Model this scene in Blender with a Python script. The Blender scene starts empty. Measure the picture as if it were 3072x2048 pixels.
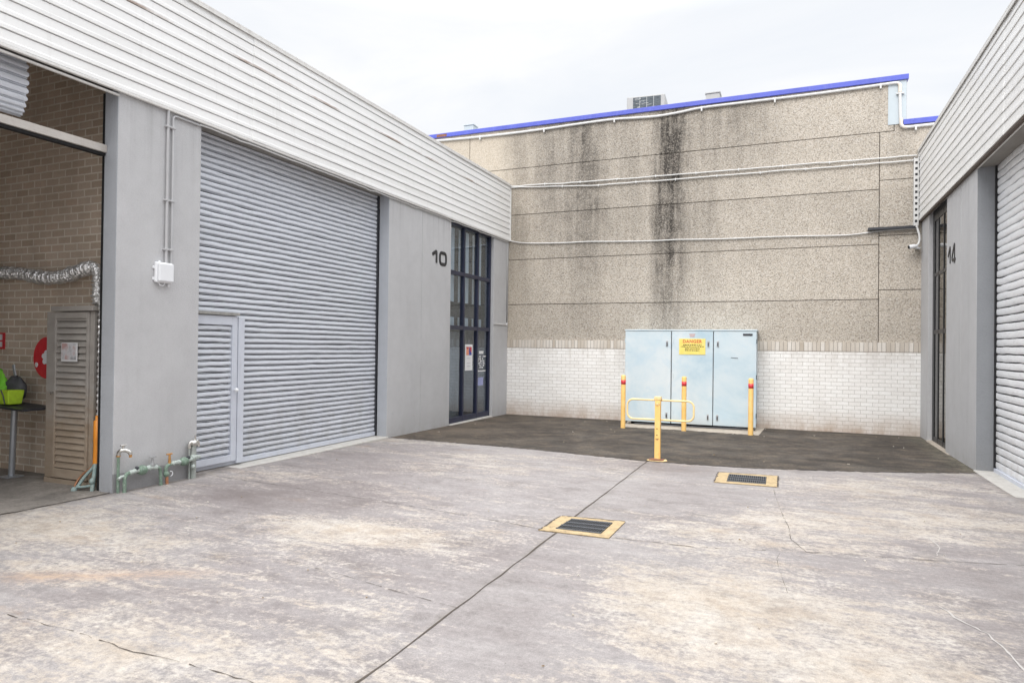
import bpy, bmesh, math, random
from mathutils import Vector, Matrix
random.seed(7)
PI = math.pi
sc = bpy.context.scene
COL = sc.collection

# ------------------------------------------------------------------ layout (metres)
XL, XR, YB = -7.066, 2.547, 16.494        # left wall face, right wall face, back wall face
SLOPE = 0.00932
def g(y): return SLOPE * (YB - y)         # the yard falls gently towards the back wall
LF0, LF1 = 4.678, 6.165                   # left fascia bottom / top
RF0, RF1 = 4.611, 6.127                   # right fascia bottom / top

# ------------------------------------------------------------------ node helpers
class NT:
    def __init__(s, nt): s.nt = nt; s.N = nt.nodes; s.L = nt.links
    def node(s, t, **k):
        n = s.N.new(t)
        for a, v in k.items(): setattr(n, a, v)
        return n
    def set(s, sock, v):
        if isinstance(v, bpy.types.NodeSocket): s.L.new(v, sock)
        elif v is not None:
            if sock.type == 'RGBA' and not hasattr(v, '__len__'): v = (v, v, v, 1)
            elif sock.type == 'RGBA' and len(v) == 3: v = (*v, 1)
            sock.default_value = v
    def pos(s):
        if not hasattr(s, '_pos'): s._pos = s.node('ShaderNodeNewGeometry').outputs['Position']
        return s._pos
    def map(s, vec, scale=(1, 1, 1), loc=(0, 0, 0), rot=(0, 0, 0)):
        n = s.node('ShaderNodeMapping'); s.set(n.inputs[0], vec)
        n.inputs['Scale'].default_value = scale; n.inputs['Location'].default_value = loc; n.inputs['Rotation'].default_value = rot
        return n.outputs[0]
    def noise(s, vec, scale, detail=4, rough=.55, dist=0):
        n = s.node('ShaderNodeTexNoise'); s.set(n.inputs['Vector'], vec)
        n.inputs['Scale'].default_value = scale; n.inputs['Detail'].default_value = detail
        n.inputs['Roughness'].default_value = rough; n.inputs['Distortion'].default_value = dist
        return n.outputs[0]
    def voro(s, vec, scale, feature='F1', rnd=1):
        n = s.node('ShaderNodeTexVoronoi', feature=feature); s.set(n.inputs['Vector'], vec)
        n.inputs['Scale'].default_value = scale; n.inputs['Randomness'].default_value = rnd
        return n
    def ramp(s, fac, stops, interp='LINEAR'):
        n = s.node('ShaderNodeValToRGB'); s.set(n.inputs[0], fac); cr = n.color_ramp; cr.interpolation = interp
        while len(cr.elements) > 1: cr.elements.remove(cr.elements[-1])
        for i, (p, c) in enumerate(stops):
            e = cr.elements[0] if i == 0 else cr.elements.new(p)
            e.position = p
            e.color = (c, c, c, 1) if not hasattr(c, '__len__') else (*c[:3], 1)
        return n.outputs[0]
    def mix(s, fac, a, b, mode='MIX'):
        n = s.node('ShaderNodeMix', data_type='RGBA', blend_type=mode)
        s.set(n.inputs[0], fac); s.set(n.inputs[6], a); s.set(n.inputs[7], b)
        return n.outputs[2]
    def math(s, op, a, b=0.0, c=None, clamp=False):
        n = s.node('ShaderNodeMath', operation=op, use_clamp=clamp)
        s.set(n.inputs[0], a); s.set(n.inputs[1], b)
        if c is not None: s.set(n.inputs[2], c)
        return n.outputs[0]
    def sep(s, vec):
        n = s.node('ShaderNodeSeparateXYZ'); s.set(n.inputs[0], vec); return n.outputs
    def comb(s, x, y, z):
        n = s.node('ShaderNodeCombineXYZ'); s.set(n.inputs[0], x); s.set(n.inputs[1], y); s.set(n.inputs[2], z); return n.outputs[0]
    def range(s, v, a, b, c=0.0, d=1.0):
        n = s.node('ShaderNodeMapRange', clamp=True); s.set(n.inputs[0], v)
        for i, q in enumerate((a, b, c, d)): n.inputs[1 + i].default_value = q
        return n.outputs[0]
    def bump(s, h, strength=.3, dist=.01, normal=None):
        n = s.node('ShaderNodeBump'); s.set(n.inputs['Height'], h)
        n.inputs['Strength'].default_value = strength; n.inputs['Distance'].default_value = dist
        if normal is not None: s.set(n.inputs['Normal'], normal)
        return n.outputs[0]
    def blob(s, cx, cy, rx, ry, axes=(0, 1)):
        """soft 0..1 spot in the world plane given by axes"""
        p = s.sep(s.pos())
        a = s.math('MULTIPLY', s.math('SUBTRACT', p[axes[0]], cx), 1 / rx)
        b = s.math('MULTIPLY', s.math('SUBTRACT', p[axes[1]], cy), 1 / ry)
        d = s.math('SQRT', s.math('ADD', s.math('MULTIPLY', a, a), s.math('MULTIPLY', b, b)))
        return s.range(d, 0, 1, 1, 0)

MATS = {}
def material(name, fn):
    if name in MATS: return MATS[name]
    m = bpy.data.materials.new(name); m.use_nodes = True
    nt = NT(m.node_tree); bs = nt.N['Principled BSDF']
    fn(nt, bs); MATS[name] = m
    return m
def P(nt, bs, base=None, rough=None, metal=None, normal=None, spec=None):
    if base is not None: nt.set(bs.inputs['Base Color'], base)
    if rough is not None: nt.set(bs.inputs['Roughness'], rough)
    if metal is not None: nt.set(bs.inputs['Metallic'], metal)
    if normal is not None: nt.set(bs.inputs['Normal'], normal)
    if spec is not None: nt.set(bs.inputs['Specular IOR Level'], spec)

def paint(name, col, rough=.5, var=.06, scale=3, metal=0, dirt=None, dirt_amt=.25, bump=.0, bscale=120):
    """painted or plain surface with faint mottling and small wear"""
    def fn(nt, bs):
        p = nt.pos()
        n1 = nt.noise(p, scale, 5, .6); n2 = nt.noise(p, scale * 9, 3, .6)
        f = nt.math('ADD', nt.math('MULTIPLY', n1, .7), nt.math('MULTIPLY', n2, .3))
        lo = tuple(c * (1 - var) for c in col); hi = tuple(min(1, c * (1 + var)) for c in col)
        c = nt.ramp(f, [(.3, lo), (.7, hi)])
        if dirt:
            d = nt.ramp(nt.noise(nt.map(p, (1, 1, .35)), scale * 2.3, 6, .7), [(.5, 0), (.75, 1)])
            c = nt.mix(nt.math('MULTIPLY', d, dirt_amt), c, dirt)
        r = nt.range(n2, .3, .7, rough - .06, rough + .06)
        nrm = nt.bump(nt.noise(p, bscale, 3, .6), bump, .004) if bump else None
        P(nt, bs, c, r, metal, nrm)
    return material(name, fn)

# ---- the yard concrete: worn grey-mauve slab with cream patches
def _concrete(nt, bs):
    p = nt.pos()
    big = nt.noise(p, .35, 5, .6, .4)
    sp = nt.map(p, (.55, 1.45, 1), rot=(0, 0, .16))
    pat = nt.math('ADD', nt.math('MULTIPLY', nt.noise(sp, .9, 10, .72, .6), .62), nt.math('MULTIPLY', nt.noise(nt.map(p, (.9, 2.7, 1), loc=(7, 3, 0), rot=(0, 0, .14)), 2.6, 9, .74, .4), .38))
    boost = None
    for (cx, cy, rx, ry, w) in ((-6.1, 4.0, 1.6, 1.1, .2), (-3.75, 5.1, 1.5, .8, .17), (-.5, 4.6, 1.25, 1.6, .24), (.4, 3.9, 1.5, 1.4, .17),
                                (1.5, 8.2, 1.5, 1.5, .13), (-.2, 6.9, 1.3, .9, .13), (-3.6, 2.5, 1.3, .7, .17), (-1.1, 2.9, 1.2, .8, .16),
                                (-5.0, 3.2, .9, .35, .17), (.9, 9.6, 1.4, .8, .09), (-4.6, 8.8, 1.5, 1.1, .07)):
        b = nt.math('MULTIPLY', nt.blob(cx, cy, rx, ry), w)
        b = nt.math('MULTIPLY', b, .85); boost = b if boost is None else nt.math('MAXIMUM', boost, b)
    for (cx, cy, rx, ry, w) in ((-1.6, 4.2, .75, 2.2, .13), (-5.2, 5.6, 1.6, .8, .12), (-4.9, 2.6, .8, .8, .06), (-1.3, 8.6, 1.3, 1.8, .09), (1.4, 5.4, .6, 1.2, .06), (-2.2, 7.6, 1.2, 1.2, .1)):
        boost = nt.math('SUBTRACT', boost, nt.math('MULTIPLY', nt.blob(cx, cy, rx, ry), w))
    v = nt.math('ADD', pat, boost)
    fine = nt.noise(p, 28, 6, .72)
    finest = nt.noise(p, 140, 3, .7)
    mid = nt.noise(nt.map(p, (.75, 1.9, 1), loc=(1, 9, 0), rot=(0, 0, .1)), 7, 8, .75, .3)
    v2 = nt.math('ADD', nt.math('ADD', v, nt.math('MULTIPLY', nt.math('SUBTRACT', fine, .5), .42)), nt.math('MULTIPLY', nt.math('SUBTRACT', mid, .5), .36))
    mask = nt.ramp(v2, [(.50, 0), (.555, .42), (.60, .75), (.70, 1)])
    grey = nt.ramp(nt.math('ADD', nt.math('MULTIPLY', big, .5), nt.math('MULTIPLY', nt.noise(sp, 2.6, 8, .7), .5)),
                   [(.32, (.195, .172, .166)), (.46, (.275, .252, .248)), (.62, (.345, .325, .32))])
    cream = nt.ramp(nt.noise(p, 3.1, 7, .7), [(.3, (.385, .325, .265)), (.52, (.455, .41, .36)), (.72, (.50, .47, .435))])
    c = nt.mix(mask, grey, cream)
    rust = nt.ramp(nt.noise(nt.map(p, (.7, 1.6, 1), loc=(3, 8, 0)), 1.3, 8, .72), [(.6, 0), (.74, .5)])
    c = nt.mix(rust, c, (.30, .205, .135))
    dk = nt.ramp(nt.noise(nt.map(p, (1, 1, 1), loc=(11, 2, 0)), 1.7, 7, .72), [(.55, 0), (.72, .5)])
    c = nt.mix(dk, c, (.125, .108, .102))
    sp2 = nt.ramp(nt.math('ADD', nt.math('MULTIPLY', fine, .55), nt.math('MULTIPLY', mid, .45)), [(.33, .70), (.5, .98), (.66, 1.2)])
    c = nt.mix(1.0, c, sp2, 'MULTIPLY')
    c = nt.mix(1.0, c, nt.ramp(finest, [(.3, .78), (.5, .98), (.7, 1.18)]), 'MULTIPLY')
    for (cx, cy, rx, ry, w) in ((-5.2, 6.2, 1.9, 1.3, .55), (-5.6, 8.6, 1.6, 1.9, .4), (-3.9, 3.1, .9, .5, .45), (-4.3, 2.3, .8, .35, .4), (-1.9, 10.0, 1.6, .7, .5), (.6, 8.9, 1.2, .5, .35), (.2, 3.3, .9, .35, .4), (1.4, 4.8, .9, .5, .35), (-2.7, 5.0, .8, .6, .3)):
        wd_ = nt.math('MULTIPLY', nt.math('MULTIPLY', nt.ramp(nt.blob(cx, cy, rx, ry), [(0, 0), (.5, 1)]), nt.ramp(v2, [(.38, 1), (.56, .35), (.66, .0)])), w)
        c = nt.mix(wd_, c, (.155, .128, .122))
    q0 = nt.sep(p)
    lx = nt.math('ADD', nt.math('MULTIPLY', nt.math('SUBTRACT', q0[0], -4.68), .866), nt.math('MULTIPLY', nt.math('SUBTRACT', q0[1], 3.26), .5))
    ly = nt.math('ADD', nt.math('ADD', nt.math('MULTIPLY', nt.math('SUBTRACT', q0[0], -4.68), -.5), nt.math('MULTIPLY', nt.math('SUBTRACT', q0[1], 3.26), .866)), nt.math('MULTIPLY', nt.math('SUBTRACT', mid, .5), .25))
    rw_ = nt.math('MULTIPLY', nt.math('MULTIPLY', nt.range(nt.math('ABSOLUTE', ly), .0, .16, 1, 0), nt.range(nt.math('ABSOLUTE', lx), .5, 1.0, 1, 0)), nt.ramp(v2, [(.42, .1), (.6, .65)]))
    c = nt.mix(rw_, c, (.43, .29, .19))
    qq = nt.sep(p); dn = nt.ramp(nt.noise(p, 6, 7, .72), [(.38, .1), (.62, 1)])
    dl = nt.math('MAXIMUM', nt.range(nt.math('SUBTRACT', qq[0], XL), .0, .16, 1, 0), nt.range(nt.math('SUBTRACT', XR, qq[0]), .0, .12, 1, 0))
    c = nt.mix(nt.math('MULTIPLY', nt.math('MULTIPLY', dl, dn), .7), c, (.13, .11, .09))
    dj = nt.range(nt.math('ABSOLUTE', nt.math('ADD', qq[0], 2.0)), .012, .05, 1, 0)
    c = nt.mix(nt.math('MULTIPLY', nt.math('MULTIPLY', dj, nt.ramp(nt.noise(nt.map(p, (3, .8, 1)), 2, 6, .7), [(.4, 0), (.65, 1)])), .35), c, (.17, .15, .125))
    # pale scuffs and dark specks
    ws = nt.ramp(nt.noise(nt.map(p, (1, 2.4, 1), loc=(5, 5, 0)), 9, 6, .75), [(.63, 0), (.72, .55)])
    c = nt.mix(ws, c, (.50, .465, .42))
    spk = nt.ramp(nt.voro(p, 9).outputs['Distance'], [(.03, .7), (.06, 0)])
    c = nt.mix(nt.math('MULTIPLY', spk, nt.ramp(nt.noise(p, 2.2, 2), [(.5, 0), (.6, 1)])), c, (.12, .10, .09))
    h = nt.math('ADD', nt.math('MULTIPLY', fine, .7), nt.math('MULTIPLY', finest, .3))
    P(nt, bs, c, nt.range(v2, .4, .7, .62, .85), 0, nt.bump(h, .28, .006), .35)
M_CONC = material('worn_concrete', _concrete)

def _asphalt(nt, bs):
    p = nt.pos()
    n = nt.noise(nt.map(p, (1, 1.15, 1)), .9, 9, .72, .5); f = nt.noise(p, 48, 6, .8)
    c = nt.ramp(n, [(.34, (.030, .026, .023)), (.5, (.054, .047, .041)), (.68, (.10, .088, .075))])
    tan = nt.ramp(nt.noise(nt.map(p, (.9, 1.3, 1), loc=(4, 1, 0)), 2.4, 10, .8), [(.47, 0), (.58, .4), (.70, .85)])
    c = nt.mix(tan, c, (.155, .122, .09))
    c = nt.mix(1, c, nt.ramp(f, [(.3, .42), (.5, 1), (.7, 2.1)]), 'MULTIPLY')
    pp = nt.sep(p)
    left = nt.math('MULTIPLY', nt.range(pp[0], -4.2, -6.9, 0, .5), nt.ramp(n, [(.4, .3), (.6, 1)]))
    c = nt.mix(left, c, (.15, .118, .09))
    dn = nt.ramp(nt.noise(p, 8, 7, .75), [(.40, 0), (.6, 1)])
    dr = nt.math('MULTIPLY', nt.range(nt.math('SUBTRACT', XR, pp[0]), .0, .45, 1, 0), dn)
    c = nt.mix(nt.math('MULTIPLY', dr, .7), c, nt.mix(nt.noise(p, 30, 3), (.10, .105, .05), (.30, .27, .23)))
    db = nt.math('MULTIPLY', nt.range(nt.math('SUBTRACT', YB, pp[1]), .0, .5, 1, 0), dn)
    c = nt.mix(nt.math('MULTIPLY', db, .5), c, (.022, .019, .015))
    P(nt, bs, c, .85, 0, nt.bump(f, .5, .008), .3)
M_ASPH = material('old_asphalt', _asphalt)

def _bayfloor(nt, bs):
    p = nt.pos()
    n = nt.noise(p, 1.4, 7, .7, .5); f = nt.noise(p, 40, 4, .7)
    c = nt.ramp(n, [(.34, (.14, .128, .115)), (.55, (.27, .245, .22)), (.7, (.42, .38, .33))])
    c = nt.mix(1, c, nt.ramp(f, [(.3, .75), (.7, 1.2)]), 'MULTIPLY')
    P(nt, bs, c, .8, 0, nt.bump(f, .3, .005))
M_BAY = material('stained_bay_floor', _bayfloor)

# ---- exposed aggregate panels
def _aggregate(nt, bs):
    p = nt.pos(); q = nt.sep(p)
    v = nt.voro(p, 42, rnd=1); v2 = nt.voro(nt.map(p, loc=(3, 3, 3)), 46)
    peb = nt.ramp(v.outputs['Distance'], [(.0, 1.06), (.45, 1.0), (.66, .78), (.9, .55)])
    tone = nt.ramp(nt.sep(v.outputs['Color'])[0], [(0, (.385, .33, .27)), (.3, (.475, .425, .36)), (.7, (.515, .47, .41)), (1, (.60, .56, .51))])
    tone = nt.mix(.35, tone, nt.ramp(nt.sep(v2.outputs['Color'])[1], [(0, (.42, .37, .31)), (1, (.60, .555, .495))]))
    c = nt.mix(1, tone, peb, 'MULTIPLY')
    big = nt.noise(p, .55, 5, .6)
    c = nt.mix(1, c, nt.ramp(big, [(.3, .90), (.7, 1.10)]), 'MULTIPLY')
    rowv = nt.ramp(nt.range(q[2], 0, 8), [(0, .97), (2.945 / 8, 1.03), (4.146 / 8, .955), (5.353 / 8, 1.02), (6.604 / 8, 1.0)], 'CONSTANT')
    colv = nt.ramp(nt.range(q[0], -10, 4), [(0, .97), (1.725 / 14, 1.0), (11.745 / 14, 1.05)], 'CONSTANT')
    c = nt.mix(1, nt.mix(1, c, rowv, 'MULTIPLY'), colv, 'MULTIPLY')
    # cleaner, yellower far end
    c = nt.mix(nt.range(q[0], -6.0, -7.6, 0, .45), c, (.50, .43, .335))
    # run-down stains: vertical streaks with ragged edges
    st = nt.noise(nt.map(p, (2.6, 1, .22)), 1.6, 7, .68, .3)
    st2 = nt.noise(nt.map(p, (7, 1, .5), loc=(2, 0, 7)), 1.5, 5, .7)
    ed = nt.noise(p, 3.5, 6, .7)
    xw = nt.math('ADD', q[0], nt.math('MULTIPLY', nt.math('SUBTRACT', nt.noise(nt.map(p, (1, 1, .6)), 1.4, 6, .65), .5), .55))
    def streak(cx, w, soft, ztop, zbot, amt):
        d = nt.math('ABSOLUTE', nt.math('SUBTRACT', xw, cx))
        a = nt.range(d, w, w + soft, 1, 0)
        a = nt.math('MULTIPLY', a, nt.range(q[2], zbot, ztop, .0, 1))
        return nt.math('MULTIPLY', a, amt)
    tot = streak(-2.80, .18, .42, 4.6, -.6, 1.25)
    for s_ in (streak(-2.5, .15, .9, 6.6, 1.2, .75), streak(-4.95, .25, .75, 5.6, 1.2, .9), streak(-5.2, .7, 1.2, 6.0, 2.6, .62),
               streak(-1.5, .5, 1.0, 7.2, 4.6, .62), streak(-6.8, .1, .55, 5.0, 2.2, .5),
               streak(-4.0, .4, .9, 5.4, 2.0, .42), streak(-1.9, .1, .35, 5.2, 2.0, .45), streak(2.2, .2, .5, 6.5, 3.5, .3)):
        tot = nt.math('MAXIMUM', tot, s_)
    tot = nt.math('MULTIPLY', tot, nt.ramp(nt.math('ADD', nt.math('MULTIPLY', st, .6), nt.math('MULTIPLY', st2, .4)), [(.34, .25), (.52, .8), (.68, 1.05)]))
    tot = nt.math('MULTIPLY', tot, nt.ramp(ed, [(.3, .65), (.6, 1.05)]), clamp=True)
    speck = nt.ramp(nt.sep(v.outputs['Color'])[2], [(.0, .6), (.5, 1), (1, 1)])
    tot = nt.math('MULTIPLY', tot, speck, clamp=True)
    c = nt.mix(tot, c, nt.mix(1, (.060, .054, .048), peb, 'MULTIPLY'))
    # grime that runs from each joint
    gr = None
    for zj in (6.604, 5.353, 4.146, 2.945):
        d = nt.math('SUBTRACT', zj, q[2])
        a = nt.math('MULTIPLY', nt.range(d, 0, .5, .5, 0), nt.math('GREATER_THAN', d, 0))
        gr = a if gr is None else nt.math('MAXIMUM', gr, a)
    gr = nt.math('MULTIPLY', gr, nt.ramp(st2, [(.42, 0), (.7, 1)]))
    c = nt.mix(nt.math('MULTIPLY', gr, .5), c, (.2, .17, .145))
    h = nt.math('SUBTRACT', 1, v.outputs['Distance'])
    P(nt, bs, c, .85, 0, nt.bump(h, .5, .014), .25)
M_AGG = material('exposed_aggregate', _aggregate)

def bricks(name, cols, mortar, bw, bh, ax, mort=.008, rough=.8, bumpd=.006, vertical=False, extra=None):
    def fn(nt, bs):
        p = nt.pos(); q = nt.sep(p)
        u = q[ax]; v = q[2]
        vec = nt.comb(u, v, 0) if not vertical else nt.comb(v, u, 0)
        wob = nt.noise(p, 9, 3, .5)
        vec2 = nt.node('ShaderNodeVectorMath', operation='ADD'); nt.set(vec2.inputs[0], vec)
        w = nt.math('MULTIPLY', nt.math('SUBTRACT', wob, .5), .012); nt.set(vec2.inputs[1], nt.comb(w, w, 0))
        b = nt.node('ShaderNodeTexBrick'); nt.set(b.inputs['Vector'], vec2.outputs[0])
        b.offset = 0 if vertical else .5
        b.inputs['Scale'].default_value = 1; b.inputs['Mortar Size'].default_value = mort / 2
        b.inputs['Mortar Smooth'].default_value = .25; b.inputs['Bias'].default_value = 0
        b.inputs['Brick Width'].default_value = bw; b.inputs['Row Height'].default_value = bh
        b.inputs['Color1'].default_value = (0, 0, 0, 1); b.inputs['Color2'].default_value = (1, 1, 1, 1); b.inputs['Mortar'].default_value = (.5, .5, .5, 1)
        n = nt.noise(p, 4, 6, .65); f = nt.noise(p, 60, 4, .7)
        t = nt.math('ADD', nt.math('MULTIPLY', b.outputs['Color'], .6), nt.math('MULTIPLY', n, .4))
        c = nt.ramp(t, [(.12 + .76 * i / (len(cols) - 1), k) for i, k in enumerate(cols)])
        c = nt.mix(1, c, nt.ramp(f, [(.3, .88), (.7, 1.1)]), 'MULTIPLY')
        c = nt.mix(b.outputs['Fac'], c, mortar)
        if extra: c = extra(nt, c, q, n)
        h = nt.math('ADD', nt.math('MULTIPLY', nt.math('SUBTRACT', 1, b.outputs['Fac']), 1), nt.math('MULTIPLY', f, .25))
        P(nt, bs, c, rough, 0, nt.bump(h, .6, bumpd), .3)
    return material(name, fn)
def _wdirt(nt, c, q, n):
    p = nt.pos()
    n2 = nt.noise(nt.map(p, (1.2, 1, .6)), 2.2, 6, .7)
    low = nt.math('MULTIPLY', nt.range(q[2], .5, .02, 0, 1), nt.ramp(n2, [(.3, .25), (.6, 1)]))
    c = nt.mix(nt.math('MULTIPLY', low, .95), c, (.45, .35, .275))
    top = nt.math('MULTIPLY', nt.range(q[2], 1.25, 1.8, 0, 1), nt.ramp(nt.noise(nt.map(p, (3, 1, .5)), 2, 6, .7), [(.45, 0), (.7, 1)]))
    c = nt.mix(nt.math('MULTIPLY', top, .5), c, (.40, .35, .30))
    bl = nt.ramp(nt.noise(nt.map(p, loc=(7, 0, 3)), 1.1, 6, .7), [(.5, 0), (.75, .3)])
    return nt.mix(bl, c, (.50, .46, .42))
M_WBRICK = bricks('white_painted_brick', [(.79, .77, .745), (.83, .815, .795), (.86, .85, .835)], (.50, .475, .45), .235, .0862, 0, .010, .7, .006, extra=_wdirt)
M_SOLD = bricks('white_soldier_brick', [(.44, .38, .31), (.60, .55, .49), (.70, .665, .62)], (.20, .18, .16), .30, .0862, 0, .010, .75, .006, vertical=True, extra=_wdirt)
def _bd(nt, c, q, n):
    p = nt.pos()
    d = nt.ramp(nt.noise(nt.map(p, (1, 1, .5)), 1.0, 6, .65), [(.42, 0), (.7, .6)])
    return nt.mix(nt.math('MULTIPLY', d, .7), c, (.27, .21, .155))
M_BBRICK = bricks('brown_brick', [(.53, .42, .325), (.61, .495, .39), (.67, .555, .45), (.635, .49, .38)], (.85, .78, .68), .245, .0955, 0, .022, .85, .008, extra=_bd)

# ---- rendered masonry, painted pale grey
def render_paint(name, col, plinth=None):
    def fn(nt, bs):
        p = nt.pos(); q = nt.sep(p)
        n = nt.noise(p, .9, 5, .6); st = nt.noise(nt.map(p, (3, 3, .25)), 1.2, 6, .65)
        f = nt.noise(nt.map(p, (1, 1, 1.6)), 46, 5, .7)
        c = nt.ramp(n, [(.3, tuple(x * .95 for x in col)), (.7, tuple(x * 1.04 for x in col))])
        c = nt.mix(nt.ramp(st, [(.52, 0), (.78, .22)]), c, tuple(x * .62 for x in col))
        low = nt.math('MULTIPLY', nt.range(nt.math('SUBTRACT', q[2], nt.math('MULTIPLY', nt.math('SUBTRACT', YB, q[1]), SLOPE)), .45, .0, 0, 1), nt.ramp(nt.noise(p, 5, 6, .7), [(.35, .05), (.7, .8)]))
        c = nt.mix(nt.math('MULTIPLY', low, .5), c, (.22, .20, .175))
        run = nt.math('MULTIPLY', nt.range(q[2], 3.6, 4.68, 0, 1), nt.ramp(nt.noise(nt.map(p, (6, 6, .18), loc=(3, 1, 0)), 1.4, 5, .7), [(.5, 0), (.72, .5)]))
        c = nt.mix(run, c, tuple(x * .55 for x in col))
        scf = nt.ramp(nt.noise(nt.map(p, (2, 2, 9), loc=(6, 2, 8)), 1.7, 6, .75), [(.63, 0), (.68, .5)])
        c = nt.mix(nt.math('MULTIPLY', scf, nt.range(q[2], 1.8, .5, .1, .8)), c, tuple(x * .7 for x in col))
        chip = nt.ramp(nt.noise(nt.map(p, loc=(9, 4, 1)), 11, 6, .75), [(.70, 0), (.73, 1)])
        c = nt.mix(nt.math('MULTIPLY', chip, .35), c, (.66, .65, .64))
        if plinth:
            e = nt.math('ADD', nt.math('MULTIPLY', nt.noise(p, 7, 4, .6), .035), .315 - .0175)
            k = nt.range(nt.math('SUBTRACT', e, q[2]), -.006, .006, 0, 1)
            c = nt.mix(k, c, plinth)
        c = nt.mix(1, c, nt.ramp(nt.math('ADD', nt.math('MULTIPLY', f, .6), nt.math('MULTIPLY', nt.noise(p, 5, 6, .7), .4)), [(.32, .90), (.5, 1), (.68, 1.07)]), 'MULTIPLY')
        P(nt, bs, c, .72, 0, nt.bump(f, .8, .008), .3)
    return material(name, fn)
GREY = (.515, .515, .525)
M_REND = render_paint('grey_render', GREY)
M_RENDP = render_paint('grey_render_with_darker_base', GREY, (.30, .298, .305))  # same grey with a darker band along the foot
M_JAMB = render_paint('shaded_jamb_render', (.43, .45, .485))  # darker copy of the render: jamb shade put into the colour

M_JAMBR = render_paint('shaded_right_jamb_render', (.27, .282, .30))  # darker still: shade of the right jamb put into its colour
# ---- metals, paints
def _fascia(nt, bs):
    p = nt.pos(); q = nt.sep(p)
    n = nt.noise(nt.map(p, (.6, .35, 3)), 1.2, 6, .6)
    c = nt.ramp(n, [(.3, (.81, .81, .80)), (.6, (.87, .87, .865)), (.8, (.89, .89, .885))])
    st = nt.ramp(nt.noise(nt.map(p, (1, 5, .5), loc=(2, 2, 2)), 1.6, 7, .7), [(.56, 0), (.8, .35)])
    c = nt.mix(st, c, (.50, .48, .455))
    rz = nt.range(nt.math('ABSOLUTE', nt.math('SUBTRACT', nt.math('ADD', q[2], nt.math('MULTIPLY', nt.noise(p, 5, 5, .6), .03)), 5.745)), .004, .022, 1, 0)
    rr = nt.math('MULTIPLY', rz, nt.ramp(nt.noise(nt.map(p, (0, .8, 0)), 1.1, 6, .6), [(.45, 0), (.62, .9)]))
    c = nt.mix(nt.math('MULTIPLY', rr, nt.math('LESS_THAN', q[0], 0.0)), c, (.30, .19, .13))
    P(nt, bs, c, nt.range(n, .3, .7, .36, .5), 0, nt.bump(nt.noise(nt.map(p, (1, .25, 1)), 3, 3), .12, .02), .4)
M_FASC = material('white_cladding', _fascia)

def _roller(base):
    def fn(nt, bs):
        p = nt.pos()
        n = nt.noise(nt.map(p, (1, .5, 4)), 1.3, 6, .65); f = nt.noise(nt.map(p, (1, 2.5, 14)), 3, 5, .7)
        c = nt.ramp(n, [(.3, tuple(x * .90 for x in base)), (.7, tuple(x * 1.06 for x in base))])
        c = nt.mix(nt.ramp(f, [(.50, 0), (.76, .42)]), c, tuple(x * .5 for x in base))
        q = nt.sep(p); gr = nt.math('MULTIPLY', nt.range(q[2], 1.3, .1, 0, 1), nt.ramp(nt.noise(nt.map(p, (1, 1.6, .7), loc=(4, 4, 4)), 2.2, 7, .72), [(.42, 0), (.7, .6)]))
        c = nt.mix(gr, c, tuple(x * .6 for x in (base[0], base[0] * .96, base[0] * .9)))
        P(nt, bs, c, nt.range(f, .3, .7, .34, .52), 0, nt.bump(nt.noise(nt.map(p, (1, 1.2, 7)), 6, 4, .6), .25, .006), .5)
    return fn
M_ROLL = material('blue_grey_roller_paint', _roller((.665, .695, .755)))
M_ROLLR = material('pale_grey_roller_paint', _roller((.84, .85, .87)))
M_DOORFR = paint('blue_grey_door_frame', (.59, .62, .69), .42, .05, 4, dirt=(.25, .25, .27), dirt_amt=.2)
M_TRIM = paint('white_trim', (.72, .71, .69), .45, .05, 5, dirt=(.3, .26, .22), dirt_amt=.35)
M_CONDUIT = paint('white_conduit_plastic', (.64, .64, .635), .4, .04, 6, dirt=(.45, .42, .38), dirt_amt=.25)
M_GCOND = paint('grey_painted_conduit', (.47, .47, .48), .5, .04, 6)
M_BLUE = paint('cobalt_blue_flashing', (.085, .11, .50), .38, .12, 2.5, dirt=(.16, .19, .55), dirt_amt=.5)
M_RUST = paint('rusty_steel', (.23, .10, .06), .8, .4, 14, dirt=(.10, .05, .04), dirt_amt=.6, bump=.4)
M_DARK = paint('dark_steel', (.035, .037, .045), .5, .2, 6)
M_BLACK = paint('black_parts_and_gap_shade', (.012, .012, .014), .8, .2, 6)  # real black parts, and sheets standing in for shade in slat gaps
M_NAVY = paint('navy_window_frame', (.022, .026, .055), .38, .2, 4)
M_PALE = paint('pale_blue_sheet', (.46, .52, .56), .42, .04, 2)
M_CASE = paint('off_white_casing', (.40, .40, .395), .5, .05, 4)
def _cab(nt, bs):
    p = nt.pos(); q = nt.sep(p)
    n = nt.noise(p, .9, 6, .62, .4)
    c = nt.ramp(n, [(.34, (.42, .55, .63)), (.46, (.525, .625, .68)), (.58, (.60, .67, .705)), (.72, (.65, .70, .72))])
    pt = nt.ramp(nt.noise(nt.map(p, loc=(2, 2, 6)), 1.9, 6, .7, .5), [(.56, 0), (.60, .5), (.72, .7)])
    c = nt.mix(nt.math('MULTIPLY', pt, .55), c, (.46, .59, .68))
    sc_ = nt.ramp(nt.noise(nt.map(p, (3, 3, 1)), 8, 7, .78), [(.67, 0), (.72, .8)])
    c = nt.mix(nt.math('MULTIPLY', sc_, nt.range(q[2], 1.7, .4, 0, .6)), c, (.42, .45, .46))
    c = nt.mix(nt.math('MULTIPLY', nt.range(q[2], .3, .08, 0, .5), nt.ramp(n, [(.4, .2), (.6, 1)])), c, (.42, .40, .36))
    P(nt, bs, c, nt.range(n, .3, .7, .38, .5), 0, nt.bump(nt.noise(p, 2.2, 3), .15, .02), .4)
M_CABI = material('faded_pale_blue_paint', _cab)
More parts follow.
